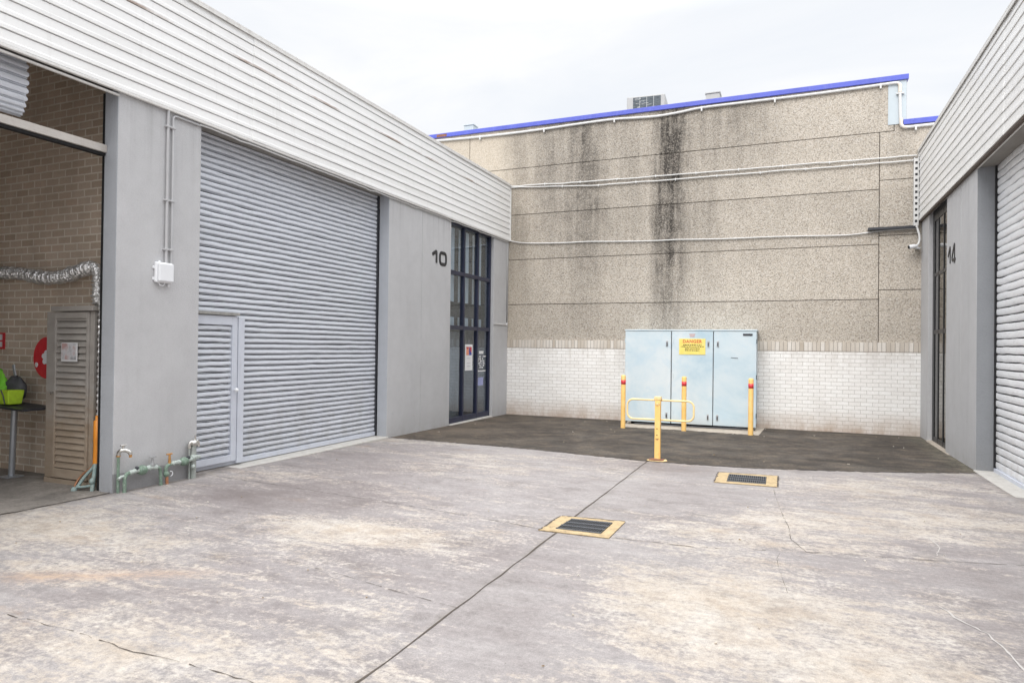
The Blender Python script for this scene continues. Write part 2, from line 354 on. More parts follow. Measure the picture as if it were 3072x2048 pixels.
def _yel(nt, bs):
    p = nt.pos()
    n = nt.noise(p, 7, 6, .65)
    c = nt.ramp(n, [(.3, (.84, .51, .15)), (.55, (.89, .57, .20)), (.75, (.90, .63, .28))])
    ch = nt.ramp(nt.noise(nt.map(p, (1, 1, .5), loc=(1, 1, 1)), 20, 6, .75), [(.635, 0), (.67, 1)])
    c = nt.mix(nt.math('MULTIPLY', ch, .6), c, (.28, .13, .06))
    P(nt, bs, c, .45, 0, nt.bump(n, .12, .004), .4)
M_YEL = material('yellow_safety_paint', _yel)
M_PYEL = paint('faded_cream_yellow_paint', (.84, .63, .31), .48, .10, 8, dirt=(.42, .25, .12), dirt_amt=.35)
M_FRAMEY = paint('chipped_yellow_ground_paint', (.47, .355, .20), .75, .2, 8, dirt=(.17, .125, .085), dirt_amt=.95, bump=.3)
M_REDT = paint('red_reflective_tape', (.68, .055, .065), .4, .08, 10)
M_RED = paint('red_hose_reel', (.60, .028, .04), .42, .14, 12, dirt=(.75, .35, .35), dirt_amt=.12)
M_WHITE = paint('white_plastic', (.80, .815, .84), .35, .03, 6)
M_PAPER = paint('white_paper', (.78, .78, .79), .6, .04, 12)
M_GALV = paint('galvanised_steel', (.50, .51, .52), .38, .18, 14, metal=.7)
M_ALU = paint('grey_aluminium_tube', (.42, .44, .47), .38, .1, 6, metal=.55)
M_CHROME = paint('chromed_brass', (.62, .61, .58), .22, .15, 18, metal=.9)
M_BRASS = paint('old_brass', (.62, .33, .12), .35, .25, 20, metal=.7)
M_COPPER = paint('copper_pipe', (.56, .27, .15), .42, .25, 18, metal=.6, dirt=(.30, .40, .33), dirt_amt=.4)
M_PATINA = paint('green_patina_pipe', (.17, .245, .19), .75, .35, 26, dirt=(.52, .56, .50), dirt_amt=.75, bump=.5)
M_PATLT = paint('pale_patina_fitting', (.46, .51, .48), .7, .3, 30, dirt=(.20, .30, .235), dirt_amt=.85, bump=.6)
M_TEAL = paint('pale_teal_painted_pipe', (.28, .38, .37), .55, .2, 22, dirt=(.50, .30, .18), dirt_amt=.4)
M_ORANGE = paint('orange_conduit', (.82, .30, .035), .42, .12, 12, dirt=(.45, .16, .04), dirt_amt=.4)
M_LIME = paint('lime_fabric', (.48, .72, .04), .8, .15, 18, bump=.4)
M_LIMEB = paint('lime_green_fabric', (.22, .62, .05), .8, .25, 18, bump=.4)
M_GREYBAG = paint('dark_grey_bag', (.075, .078, .085), .7, .3, 8, bump=.3)
M_NUM = paint('charcoal_numeral', (.020, .020, .023), .5, .2, 15)
M_SIGNY = paint('yellow_sign_plate', (.80, .66, .16), .45, .05, 8, dirt=(.85, .78, .5), dirt_amt=.4)
M_INK = paint('black_ink', (.05, .042, .012), .7, .15, 20)
M_INKR = paint('red_ink', (.62, .13, .06), .6, .15, 30)
M_BLIND = paint('pale_blue_blind', (.55, .64, .70), .75, .08, 3)
M_CURT = paint('grey_curtain', (.15, .175, .19), .85, .3, 9)
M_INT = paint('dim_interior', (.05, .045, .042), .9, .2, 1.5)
M_CEIL = paint('bay_ceiling', (.30, .27, .24), .9, .15, 2)
M_BEAM = paint('galvanised_beam_paint', (.52, .49, .455), .5, .08, 5, dirt=(.32, .27, .22), dirt_amt=.35)
M_ROOF = paint('roof_sheet', (.42, .43, .44), .5, .08, 2)
M_PAD = paint('sandy_concrete', (.42, .37, .31), .85, .2, 4, dirt=(.16, .14, .12), dirt_amt=.7, bump=.4, bscale=60)
M_SILL = paint('pale_concrete_threshold', (.50, .485, .455), .8, .1, 5, dirt=(.28, .25, .22), dirt_amt=.5, bump=.3, bscale=60)
M_CRACK = paint('dirt_filled_joint', (.085, .070, .058), .95, .35, 25)
M_BEDGE = paint('brown_fascia_underside', (.10, .075, .06), .7, .2, 6)
M_SOFF = paint('dirty_soffit_lining', (.27, .255, .235), .8, .1, 3)
def _louv(nt, bs):
    p = nt.pos(); q = nt.sep(p)
    n = nt.noise(nt.map(p, (1, 1, 2.5)), 3.5, 6, .65)
    tan = nt.range(nt.math('ADD', q[2], nt.math('MULTIPLY', nt.math('SUBTRACT', n, .5), 1.0)), 1.35, .7, 0, 1)
    c = nt.mix(tan, nt.ramp(n, [(.3, (.33, .305, .28)), (.7, (.42, .395, .365))]), nt.ramp(n, [(.3, (.33, .26, .195)), (.7, (.42, .345, .27))]))
    P(nt, bs, c, .6, 0, None, .3)
M_LOUV = material('weathered_grey_brown_paint', _louv)
def _foil(nt, bs):
    p = nt.pos()
    v = nt.voro(p, 42, rnd=1)
    P(nt, bs, nt.ramp(nt.noise(p, 30, 4), [(.3, (.72, .71, .70)), (.7, (.92, .92, .92))]), .3, .65, nt.bump(v.outputs['Distance'], .8, .012))
M_FOIL = material('crinkled_foil', _foil)
def _glass(tint, trans, base, ior):
    def fn(nt, bs):
        nt.N.remove(bs)
        out = nt.N['Material Output']
        tr = nt.node('ShaderNodeBsdfTransparent'); nt.set(tr.inputs[0], trans)
        gl = nt.node('ShaderNodeBsdfGlossy'); nt.set(gl.inputs['Color'], tint); gl.inputs['Roughness'].default_value = .02
        nz = nt.bump(nt.noise(nt.pos(), 1.6, 2), .05, .05); nt.set(gl.inputs['Normal'], nz)
        fr = nt.node('ShaderNodeLayerWeight'); fr.inputs['Blend'].default_value = .5
        f = nt.math('ADD', nt.math('MULTIPLY', nt.math('POWER', fr.outputs['Facing'], 4.0), ior), base, clamp=True)
        mx = nt.node('ShaderNodeMixShader'); nt.set(mx.inputs[0], f)
        nt.L.new(tr.outputs[0], mx.inputs[1]); nt.L.new(gl.outputs[0], mx.inputs[2]); nt.L.new(mx.outputs[0], out.inputs[0])
    return fn
M_GLASSL = material('tinted_glass', _glass((.78, .86, .95), (.90, .92, .94), .09, .8))
M_GLASSR = material('dark_tinted_glass', _glass((.80, .79, .77), (.40, .40, .41), .10, .8))
def _gravelbits(nt, bs): P(nt, bs, nt.ramp(nt.noise(nt.pos(), 12, 2), [(.4, (.62, .58, .52)), (.6, (.30, .22, .13))]), .8)
M_BITS = material('litter_bits', _gravelbits)
def _coil(nt, bs):
    p = nt.pos()
    P(nt, bs, nt.ramp(nt.noise(nt.map(p, (2, 1, 9)), 4, 5, .7), [(.4, (.045, .055, .065)), (.7, (.13, .155, .175))]), .5, .3)
M_COIL = material('dusty_condenser_coil', _coil)
def _poster(nt, bs):
    q = nt.sep(nt.pos())
    n = nt.voro(nt.pos(), 9)
    a = nt.ramp(nt.sep(n.outputs['Color'])[0], [(0, (.03, .05, .30)), (.38, (.50, .04, .04)), (.7, (.75, .28, .18)), (1, (.10, .13, .38))], 'CONSTANT')
    P(nt, bs, a, .5)
M_POSTER = material('poster_print', _poster)
def _notice(nt, bs):
    n = nt.noise(nt.pos(), 7, 2, .5)
    c = nt.ramp(n, [(.40, (.36, .36, .38)), (.52, (.66, .65, .67)), (.64, (.52, .34, .33))])
    P(nt, bs, c, .5)
M_NOTICE = material('printed_notice', _notice)
M_LILAC = paint('lilac_note_paper', (.34, .37, .62), .6, .06, 10)

# ------------------------------------------------------------------ mesh helpers
class MB:
    def __init__(s): s.v = []; s.f = []; s.sm = []
    def add(s, vs, fs, smooth=False):
        b = len(s.v); s.v += [tuple(x) for x in vs]; s.f += [tuple(b + i for i in f) for f in fs]; s.sm += [smooth] * len(fs); return s
    def box(s, x0, y0, z0, x1, y1, z1):
        if x0 > x1: x0, x1 = x1, x0
        if y0 > y1: y0, y1 = y1, y0
        if z0 > z1: z0, z1 = z1, z0
        vs = [(x0, y0, z0), (x1, y0, z0), (x1, y1, z0), (x0, y1, z0), (x0, y0, z1), (x1, y0, z1), (x1, y1, z1), (x0, y1, z1)]
        return s.add(vs, [(0, 3, 2, 1), (4, 5, 6, 7), (0, 1, 5, 4), (1, 2, 6, 5), (2, 3, 7, 6), (3, 0, 4, 7)])
    def obox(s, c, half, M):
        """box centred at c, turned by the 3x3 matrix M"""
        vs = []
        for dz in (-1, 1):
            for dx, dy in ((-1, -1), (1, -1), (1, 1), (-1, 1)):
                vs.append(Vector(c) + M @ Vector((dx * half[0], dy * half[1], dz * half[2])))
        return s.add(vs, [(0, 3, 2, 1), (4, 5, 6, 7), (0, 1, 5, 4), (1, 2, 6, 5), (2, 3, 7, 6), (3, 0, 4, 7)])
    def tube(s, pts, r, n=10, closed=False, cap=True, flat=None):
        """round bar along pts; r a number or one per point; flat=(axis, k) squashes the ring along a world axis"""
        pts = [Vector(p) for p in pts]; m = len(pts)
        rs = r if hasattr(r, '__len__') else [r] * m
        tang = []
        for i in range(m):
            a = pts[(i - 1) % m] if (closed or i > 0) else pts[i]
            b = pts[(i + 1) % m] if (closed or i < m - 1) else pts[i]
            t = (b - a); tang.append(t.normalized() if t.length > 1e-9 else Vector((0, 0, 1)))
        up = Vector((0, 0, 1)) if abs(tang[0].z) < .9 else Vector((1, 0, 0))
        nrm = (up - tang[0] * up.dot(tang[0])).normalized()
        vs = []
        for i in range(m):
            nrm = (nrm - tang[i] * nrm.dot(tang[i]))
            nrm = nrm.normalized() if nrm.length > 1e-6 else tang[i].orthogonal().normalized()
            bi = tang[i].cross(nrm)
            for k in range(n):
                a = 2 * PI * k / n
                d = (nrm * math.cos(a) + bi * math.sin(a)) * rs[i]
                if flat: d[flat[0]] *= flat[1]
                vs.append(pts[i] + d)
        fs = []
        for i in range(m if closed else m - 1):
            j = (i + 1) % m
            for k in range(n):
                l = (k + 1) % n
                fs.append((i * n + k, i * n + l, j * n + l, j * n + k))
        s.add(vs, fs, True)
        if cap and not closed:
            b = len(s.v) - len(vs)
            e0 = s.v[b:b + n]; e1 = s.v[b + (m - 1) * n:b + m * n]
            s.add(e0, [tuple(range(n))[::-1]]); s.add(e1, [tuple(range(n))])
        return s
    def prism(s, poly, axis, a, b):
        """extrude a 2-D polygon (in the two other axes, in order) along axis from a to b"""
        n = len(poly)
        def pt(p, w):
            l = [p[0], p[1]]; l.insert(axis, w); return tuple(l)
        vs = [pt(p, a) for p in poly] + [pt(p, b) for p in poly]
        fs = [tuple(range(n))[::-1], tuple(range(n, 2 * n))] + [(i, (i + 1) % n, n + (i + 1) % n, n + i) for i in range(n)]
        return s.add(vs, fs)
    def disc(s, c, r, axis, t, n=40, hole=0):
        c = Vector(c); ax = Vector([1 if i == axis else 0 for i in range(3)])
        u = Vector([1 if i == (axis + 1) % 3 else 0 for i in range(3)]); w = ax.cross(u)
        return s.tube([c - ax * t / 2, c - ax * (t / 2 - .006), c + ax * (t / 2 - .006), c + ax * t / 2], [r - .006, r, r, r - .006], n)
    def sphere(s, c, r, nu=14, nv=9, sc_=(1, 1, 1), jit=0):
        vs = []; fs = []
        for i in range(nv + 1):
            t = PI * i / nv
            for k in range(nu):
                a = 2 * PI * k / nu; q = 1 + (random.random() - .5) * jit
                vs.append((c[0] + r * sc_[0] * math.sin(t) * math.cos(a) * q, c[1] + r * sc_[1] * math.sin(t) * math.sin(a) * q, c[2] + r * sc_[2] * math.cos(t) * q))
        for i in range(nv):
            for k in range(nu):
                l = (k + 1) % nu; fs.append((i * nu + k, (i + 1) * nu + k, (i + 1) * nu + l, i * nu + l))
        return s.add(vs, fs, True)
    def build(s, name, mat, parent=None, bevel=0, seg=2):
        me = bpy.data.meshes.new(name)
        off = Vector((0, 0, 0)); q = parent
        while q is not None: off += q.location; q = q.parent
        me.from_pydata([tuple(Vector(v) - off) for v in s.v], [], s.f)
        bm = bmesh.new(); bm.from_mesh(me); bmesh.ops.recalc_face_normals(bm, faces=bm.faces[:]); bm.to_mesh(me); bm.free()
        for i, p_ in enumerate(me.polygons): p_.use_smooth = s.sm[i]
        if mat: me.materials.append(mat)
        o = bpy.data.objects.new(name, me); COL.objects.link(o)
        if parent: o.parent = parent
        if bevel:
            b = o.modifiers.new('edge', 'BEVEL'); b.width = bevel; b.segments = seg; b.limit_method = 'ANGLE'; b.angle_limit = .6
        return o

def tag(o, label, cat, group=None):
    o['label'] = label; o['category'] = cat
    if group: o['group'] = group
    return o
def thing(name, label, cat, loc, group=None):
    o = bpy.data.objects.new(name, None); COL.objects.link(o); o.location = loc; o.empty_display_size = .1
    return tag(o, label, cat, group)
def struct(o): o['kind'] = 'structure'; return o
def arc(c, r, a0, a1, n, plane):
    """points on an arc; plane gives two axis indices"""
    out = []
    for i in range(n + 1):
        a = a0 + (a1 - a0) * i / n; p = list(c)
        p[plane[0]] += r * math.cos(a); p[plane[1]] += r * math.sin(a); out.append(tuple(p))
    return out
def jag(pts, step, amp, rng):
    """resample a ground polyline with small sideways jitter"""
    out = []
    for (a, b) in zip(pts[:-1], pts[1:]):
        L = math.dist(a, b); n = max(1, int(L / step)); dx, dy = (b[0] - a[0]) / L, (b[1] - a[1]) / L
        for i in range(n):
            t = i / n; j = rng.gauss(0, amp)
            out.append((a[0] + (b[0] - a[0]) * t - dy * j, a[1] + (b[1] - a[1]) * t + dx * j))
    out.append(pts[-1]); return out
def ribbon(mb, pts, w, lift, rng, var=.5, gap=0):
    """thin strip on the sloped ground"""
    vs = []
    for i, p in enumerate(pts):
        a = pts[max(0, i - 1)]; b = pts[min(len(pts) - 1, i + 1)]
        d = Vector((b[0] - a[0], b[1] - a[1])).normalized(); nrm = Vector((-d.y, d.x))
        h = w / 2 * (1 + rng.uniform(-var, var))
        for sg in (-1, 1):
            x, y = p[0] + nrm.x * h * sg, p[1] + nrm.y * h * sg
            vs.append((x, y, g(y) + lift))
    mb.add(vs, [(2 * i, 2 * i + 1, 2 * i + 3, 2 * i + 2) for i in range(len(pts) - 1) if rng.random() >= gap])
def sheet(poly, lift): 
    mb = MB(); mb.add([(x, y, g(y) + lift) for x, y in poly], [tuple(range(len(poly)))]); return mb

# ------------------------------------------------------------------ ground
def grid_sheet(x0, x1, y0, y1, nx, ny):
    mb = MB()
    for j in range(ny + 1):
        for i in range(nx + 1):
            x = x0 + (x1 - x0) * i / nx; y = y0 + (y1 - y0) * j / ny
            mb.v.append((x, y, g(y)))
    for j in range(ny):
        for i in range(nx):
            a = j * (nx + 1) + i; mb.f.append((a, a + 1, a + nx + 2, a + nx + 1)); mb.sm.append(False)
    return mb
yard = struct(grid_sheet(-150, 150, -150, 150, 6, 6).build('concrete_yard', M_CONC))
rng = random.Random(3)
j = MB(); ribbon(j, jag([(-2.06, 10.43), (-2.02, 6.44)], .25, .004, rng), .014, .0035, rng, .5); ribbon(j, jag([(-1.99, 5.85), (-1.985, 2.0), (-1.98, -3)], .25, .004, rng), .013, .0035, rng, .5)
struct(j.build('joint', M_CRACK, yard))
for pts, w in (([(-1.5, 5.92), (-.77, 5.95), (.34, 6.27), (1.1, 6.43), (1.75, 6.59), (2.54, 6.75)], .013),
               ([(-6.9, 6.47), (-6.1, 6.42), (-5.39, 6.35), (-4.2, 6.22), (-3.3, 6.1), (-2.49, 5.98), (-2.18, 5.92)], .013),
               ([(-3.65, 4.16), (-3.0, 4.05), (-2.4, 3.92), (-1.99, 3.86)], .009),
               ([(-4.44, 2.59), (-3.9, 2.6), (-3.29, 2.56), (-2.9, 2.58), (-2.44, 2.57), (-1.99, 2.5)], .011),
               ([(-.20, 9.1), (-.16, 8.5), (-.08, 7.62), (0.0, 6.95), (.0, 6.62), (.13, 6.22)], .0075),
               ([(-.06, 6.2), (-.1, 5.9), (-.05, 5.4), (-.01, 5.08)], .004),
               ([(-2.56, 7.05), (-2.3, 7.08), (-2.12, 7.16)], .006)):
    m = MB(); ribbon(m, jag(pts, .06, w * .45, rng), w * .45, .0035, rng, .9, .12); struct(m.build('crack', M_CRACK, yard))
M_SCRATCH = paint('pale_scratch', (.45, .43, .41), .8, .1, 20)
for pts, w in (([(.93, 5.25), (1.0, 5.03), (1.11, 4.86), (1.15, 4.6), (1.17, 4.33)], .010), ([(1.2, 7.2), (1.22, 6.9), (1.15, 6.6)], .007)):
    m = MB(); ribbon(m, jag(pts, .04, .004, rng), w, .003, rng, .6); struct(m.build('scratch', M_SCRATCH, yard))
edge = jag([(XL, 10.84), (-5.6, 10.78), (-4.08, 10.70), (-3.1, 10.54), (-2.28, 10.40), (-1.4, 10.41), (-.55, 10.50), (.3, 10.72), (1.03, 10.98), (1.8, 11.3), (2.42, 11.60), (XR + .02, 11.66)], .045, .016, rng)
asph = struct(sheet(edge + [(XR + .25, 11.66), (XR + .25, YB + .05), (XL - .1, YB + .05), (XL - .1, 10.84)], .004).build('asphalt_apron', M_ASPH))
m = MB(); ribbon(m, [(x, y - .004) for x, y in edge], .011, .0075, rng, .95); struct(m.build('joint', M_CRACK, asph))
pe = jag([(-3.52, 14.98), (-2.4, 15.0), (-1.4, 14.92), (-.62, 14.86)], .07, .025, rng)
struct(sheet(pe + [(-.55, 16.46), (-3.75, 16.46)], .009).build('concrete_pad', M_PAD))
be = jag([(XL - .02, 5.2), (XL - .02, 4.0), (XL - .02, -2.6)], .1, .008, rng)
bay = struct(sheet(be + [(-16, -2.6), (-16, 5.75), (XL - .02, 5.75)], .004).build('bay_floor', M_BAY))
m = MB(); ribbon(m, [(x + .004, y) for x, y in be], .014, .0075, rng, .7); struct(m.build('joint', M_CRACK, bay))

# litter scattered on the asphalt and slab: uncountable crumbs
m = MB(); r2 = random.Random(5)
for i in range(78):
    x, y = (r2.uniform(-6.8, 2.3), r2.uniform(10.9, 16.2)) if i < 28 else (r2.uniform(-6.8, 2.2), r2.uniform(3.0, 10.5))
    a = r2.uniform(0, PI); s_ = r2.uniform(.006, .016) * (1.5 if i < 28 else .8); z = g(y) + .012
    d, e = (math.cos(a) * s_, math.sin(a) * s_), (-math.sin(a) * s_ * .5, math.cos(a) * s_ * .5)
    t = .006
    vs = [(x - d[0], y - d[1]), (x + e[0], y + e[1]), (x + d[0], y + d[1]), (x - e[0], y - e[1])]
    m.add([(p_[0], p_[1], z - t) for p_ in vs] + [(p_[0], p_[1], z + t * r2.uniform(-.3, .6)) for p_ in vs], [(0, 3, 2, 1), (4, 5, 6, 7), (0, 1, 5, 4), (1, 2, 6, 5), (2, 3, 7, 6), (3, 0, 4, 7)])
o = m.build('litter', M_BITS); o['kind'] = 'stuff'; tag(o, 'small pale crumbs and leaf bits scattered over the yard', 'litter')

# ------------------------------------------------------------------ cladding and roller curtains
def fascia_mesh(x, sg, y0, y1, z0, z1, n=10, gd=.026, gw=.009):
    """lapped horizontal boards; sg = +1 faces +X, -1 faces -X"""
    p = (z1 - z0) / n; prof = [(-.09, z0)]
    for i in range(n):
        b = z0 + p * i
        prof += [(.008, b), (.012, b + .003), (.012, b + .040), (.008, b + .046), (.004, b + .050), (.001, b + p - gw - .003), (-.001, b + p - gw), (-gd, b + p - gw), (-gd, b + p - .001)]
    prof += [(-gd, z1 - .001), (-.09, z1)]
    pl = [(x + sg * o_, z) for o_, z in prof]
    m = MB(); ys = [y0 + (y1 - y0) * i / 24 for i in range(25)]; k = len(pl); r_ = random.Random(int(y0 * 10))
    for yy in ys:
        for (a, z) in pl: m.v.append((a + r_.gauss(0, .0006), yy, z + r_.gauss(0, .0012)))
    for i in range(24):
        for q in range(k - 1):
            m.f.append((i * k + q, i * k + q + 1, (i + 1) * k + q + 1, (i + 1) * k + q)); m.sm.append(False)
    m.f.append(tuple(range(k))); m.sm.append(False); m.f.append(tuple(24 * k + q for q in range(k))); m.sm.append(False)
    return m
def curtain_mesh(x, sg, y0, y1, z0, z1, pitch, kind, seed, ny=44, amp=.0022):
    if kind == 'double': prof = [(0, -.034), (.010, -.034), (.011, .001), (.0155, .001), (.0165, -.034), (.0265, -.034), (.0280, -.001), (.040, .005), (.062, .005), (.0805, .0)]
    else: prof = [(0, -.034), (.015, -.034), (.018, -.002), (.030, .004), (.060, .007), (.095, .005), (.112, .001)]
    k = pitch / (.082 if kind == 'double' else .115)
    zs = []; z = z0; i = 0
    while True:
        for (dz, o_) in prof:
            if z + dz * k > z1: break
            zs.append((z + dz * k, o_, i))
        z += pitch; i += 1
        if z > z1: break
    r_ = random.Random(seed); rows = i + 2
    wav = [[r_.gauss(0, amp) for _ in range(ny + 1)] for _ in range(rows)]
    for w in wav:
        for _ in range(2):
            for t in range(1, ny): w[t] = (w[t - 1] + 2 * w[t] + w[t + 1]) / 4
    m = MB(); n = len(zs)
    for t in range(ny + 1):
        yy = y0 + (y1 - y0) * t / ny
        for (zz, o_, row) in zs: m.v.append((x + sg * (o_ + wav[row][t]), yy, zz + wav[row][t] * 1.8))
    for t in range(ny):
        for q in range(n - 1):
            if zs[q][1] < -.03 and zs[q + 1][1] < -.03: continue          # groove floor left out, so the black sheet behind reads as shade
            m.f.append((t * n + q, t * n + q + 1, (t + 1) * n + q + 1, (t + 1) * n + q)); m.sm.append(False)
    return m

# ------------------------------------------------------------------ LEFT BUILDING (unit 10 and the open bay)
LB = thing('warehouse', 'grey rendered warehouse on the left with white ribbed fascia, roller door and number 10', 'building', (XL - 3, 8, 0))
XW = XL - .215                             # inside face of the piers
def pier(y0, y1, mat, parent=LB, x0=None, x1=None, top=LF0 + .1, name='wall_panel'):
    return MB().box(XW if x0 is None else x0, y0, -.2, XL if x1 is None else x1, y1, top).build(name, mat, parent, .008)
near = pier(5.2, 6.35, M_RENDP, name='pier')
pier(10.722, 11.955, M_REND); pier(11.963, 13.215, M_REND); pier(15.545, YB + .02, M_REND)
pier(-5.6, -2.6, M_REND)
MB().box(XW + .01, 11.94, -.2, XL - .012, 11.98, LF0 + .08).build('joint', M_CRACK, LB)
# thin sheets on the jambs, their shade put into a darker blue-grey
MB().box(XW + .003, 10.716, -.2, XL - .004, 10.7215, LF0).build('jamb_shade', M_JAMB, LB)
MB().box(XW + .003, 5.1945, -.2, XL - .004, 5.1995, LF0).build('jamb_shade', M_JAMB, LB)
# fascia in three lapped sheets
for (a, b, dx) in ((-6, 0.4, .004), (.39, 7.19, .0), (7.18, 12.9, .009), (12.89, YB - .02, .001)):
    fascia_mesh(XL + .035 + dx, 1, a, b, LF0, LF1).build('fascia', M_FASC, LB)
m = MB(); m.box(XL - .2, -6, LF1 - .002, XL + .068, YB - .02, LF1 + .022); m.box(XL + .055, -6, LF1 - .045, XL + .068, YB - .02, LF1 - .002)
m.build('capping', M_TRIM, LB, .003)
MB().box(XL + .02, YB - .028, LF0 - .01, XL + .07, YB - .004, LF1 + .02).build('corner_trim', M_TRIM, LB, .004)
m = MB(); m.box(XL + .012, -6, LF0 - .034, XL + .05, YB - .02, LF0 - .003); m.build('fascia_trim', M_TRIM, LB, .006)
m = MB(); m.box(XL - .02, -6, LF0 - .075, XL + .012, 5.2, LF0 - .052); m.build('soffit_trim', M_TRIM, LB, .003)
MB().box(XL - .30, 6.35, LF0 - .012, XL - .004, 10.716, LF0 + .06).build('soffit', M_SOFF, LB)
MB().box(-16.2, -2.8, 5.625, XL - .21, 5.82, 5.7).build('ceiling', M_CEIL, LB)
MB().box(XL - .2, -6, LF0 + .0, XL - .06, YB - .03, LF1 - .01).build('fascia_backing', M_INT, LB)
MB().box(-16, -6, LF1 - .35, XL - .05, YB - .03, LF1 - .28).build('roof', M_ROOF, LB)
# shell round the open bay and behind the shopfront
MB().box(-16, 5.6, -.2, XW - .005, 5.82, 5.62).build('brick_wall', M_BBRICK, LB)
MB().box(-16.2, -2.6, -.2, -16, 5.82, 5.62).build('rear_wall', M_BBRICK, LB)
MB().box(-16, -2.82, -.2, XW - .005, -2.6, 5.62).build('side_wall', M_BBRICK, LB)  # unseen; set far back so the wider opening lets in more light
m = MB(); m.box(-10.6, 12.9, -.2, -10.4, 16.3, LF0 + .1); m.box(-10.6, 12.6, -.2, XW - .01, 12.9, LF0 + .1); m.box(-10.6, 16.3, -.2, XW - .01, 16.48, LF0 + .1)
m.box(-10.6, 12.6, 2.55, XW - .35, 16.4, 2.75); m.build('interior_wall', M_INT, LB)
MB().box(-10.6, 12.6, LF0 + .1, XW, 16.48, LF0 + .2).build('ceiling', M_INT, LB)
# threshold in front of the roller door
struct(MB().box(XW - .1, 6.36, -.1, XL + .05, 10.72, .088).build('threshold', M_SILL, LB, .012))
struct(MB().box(XL - .2, 13.23, -.1, XL + .03, 15.53, .045).build('threshold', M_SILL, LB, .012))
# roller door with its wicket door
XD = XL - .262
rd = curtain_mesh(XD, 1, 6.33, 10.735, .165, LF0 - .01, .082, 'double', 1).build('roller_door', M_ROLL, LB)
MB().box(XD - .075, 6.33, .16, XD - .065, 10.735, LF0 - .01).build('curtain_shade_sheet', M_BLACK, rd)  # black sheet added behind the slots, standing in for groove shade
m = MB(); m.box(XD - .015, 6.33, .10, XD + .022, 10.735, .17); m.build('bottom_rail', M_DOORFR, rd, .005)
m = MB(); m.box(XD - .03, 10.69, .09, XD + .03, 10.735, LF0 - .01); m.build('guide_rail', M_DARK, rd, .003)
wd = curtain_mesh(XD + .045, 1, 6.345, 7.115, .25, 2.08, .082, 'double', 9, 18, .003).build('wicket_door', M_ROLL, rd)
MB().box(XD + .0045, 6.345, .252, XD + .0085, 7.104, 2.068).build('wicket_shade_sheet', M_BLACK, rd)  # black sheet added behind the wicket slats as groove shade
m = MB(); x0, x1 = XD + .004, XD + .072
m.box(x0, 7.105, .16, x1, 7.20, 2.195); m.box(x0, 6.34, 2.07, x1, 7.105, 2.195); m.box(x0, 6.34, .16, x1, 7.105, .25)
m.build('wicket_door_frame', M_DOORFR, rd, .004)
MB().box(x0, 7.208, .12, x1 + .012, 7.32, 2.19).build('door_post', M_DOORFR, rd, .005)
m = MB(); m.box(x0, 6.34, 2.203, x1 + .03, 7.215, 2.245); m.build('door_hood', paint('scuffed_grey_hood', (.30, .295, .28), .6, .3, 12, dirt=(.55, .54, .5), dirt_amt=.5), rd, .006)
m = MB(); m.tube([(x1 - .002, 7.15, 1.16), (x1 + .03, 7.15, 1.16)], .012, 10); m.sphere((x1 + .045, 7.15, 1.16), .028); m.build('knob', M_WHITE, rd)
# shopfront glazing of unit 10
XG = XL - .12
fr = MB()
for (a, b) in ((13.215, 13.275), (14.02, 14.085), (14.775, 14.84), (15.485, 15.545)): fr.box(XG - .07, a, .045, XG + .045, b, LF0 + .02)
for (z0, z1) in ((.045, .17), (2.20, 2.29), (3.46, 3.55), (4.60, 4.70)):
    for (a, b) in ((13.275, 14.02), (14.085, 14.775), (14.84, 15.485)): fr.box(XG - .06, a, z0, XG + .04, b, z1)
win = fr.build('window', M_NAVY, LB, .004)
for (a, b) in ((13.275, 14.02), (14.085, 14.775), (14.84, 15.485)):
    for (z0, z1) in ((.17, 2.20), (2.29, 3.46), (3.55, 4.60)):
        MB().box(XG - .008, a, z0, XG - .002, b, z1).build('pane', M_GLASSL, win)
    MB().box(XG - .16, a + .02, 2.86, XG - .152, b - .13, 4.58).build('blind', M_BLIND, win)
    bx = MB(); 
    for k in range(int((b - a - .1) / .035)): bx.box(XG - .165, a + .03 + k * .035, 2.30, XG - .15 - .012 * (k % 2), a + .062 + k * .035, 2.50)
    bx.build('box_stack', M_BLIND, win)
cu = MB()
ys = [13.29 + .018 * k for k in range(72)]; vs = []
for k, yy in enumerate(ys):
    xo = XG - .22 + .025 * math.sin(k * 1.1) + .008 * math.sin(k * 2.7)
    vs += [(xo, yy, .12), (xo, yy, 2.15)]
cu.add(vs, [(2 * k, 2 * k + 1, 2 * k + 3, 2 * k + 2) for k in range(len(ys) - 1)], True)
cu.build('curtain', M_CURT, win)

# things on or beside the left building ------------------------------------
def stroke_digits(name, label, x, sg, strokes, r, group):
    m = MB()
    for pts, closed in strokes: m.tube([(x + sg * .006, a, z) for a, z in pts], r, 10, closed, True, (0, .22))
    return tag(m.build(name, M_NUM), label, 'number sign', group)
def rrect(a0, a1, z0, z1, r, n=5):
    pts = []
    for (ca, cz, s0) in ((a1 - r, z1 - r, 0), (a0 + r, z1 - r, PI / 2), (a0 + r, z0 + r, PI), (a1 - r, z0 + r, 1.5 * PI)):
        for i in range(n + 1): t = s0 + PI / 2 * i / n; pts.append((ca + r * math.cos(t), cz + r * math.sin(t)))
    return pts
stroke_digits('unit_number', 'dark numerals reading 10 on the pale grey wall panel beside the tall window', XL, 1,
    [([(12.37, 3.765), (12.44, 3.80), (12.53, 3.845), (12.545, 3.84), (12.55, 3.82), (12.55, 3.60)], False), (rrect(12.70, 12.975, 3.60, 3.845, .075), True)], .038, 'wall numerals')
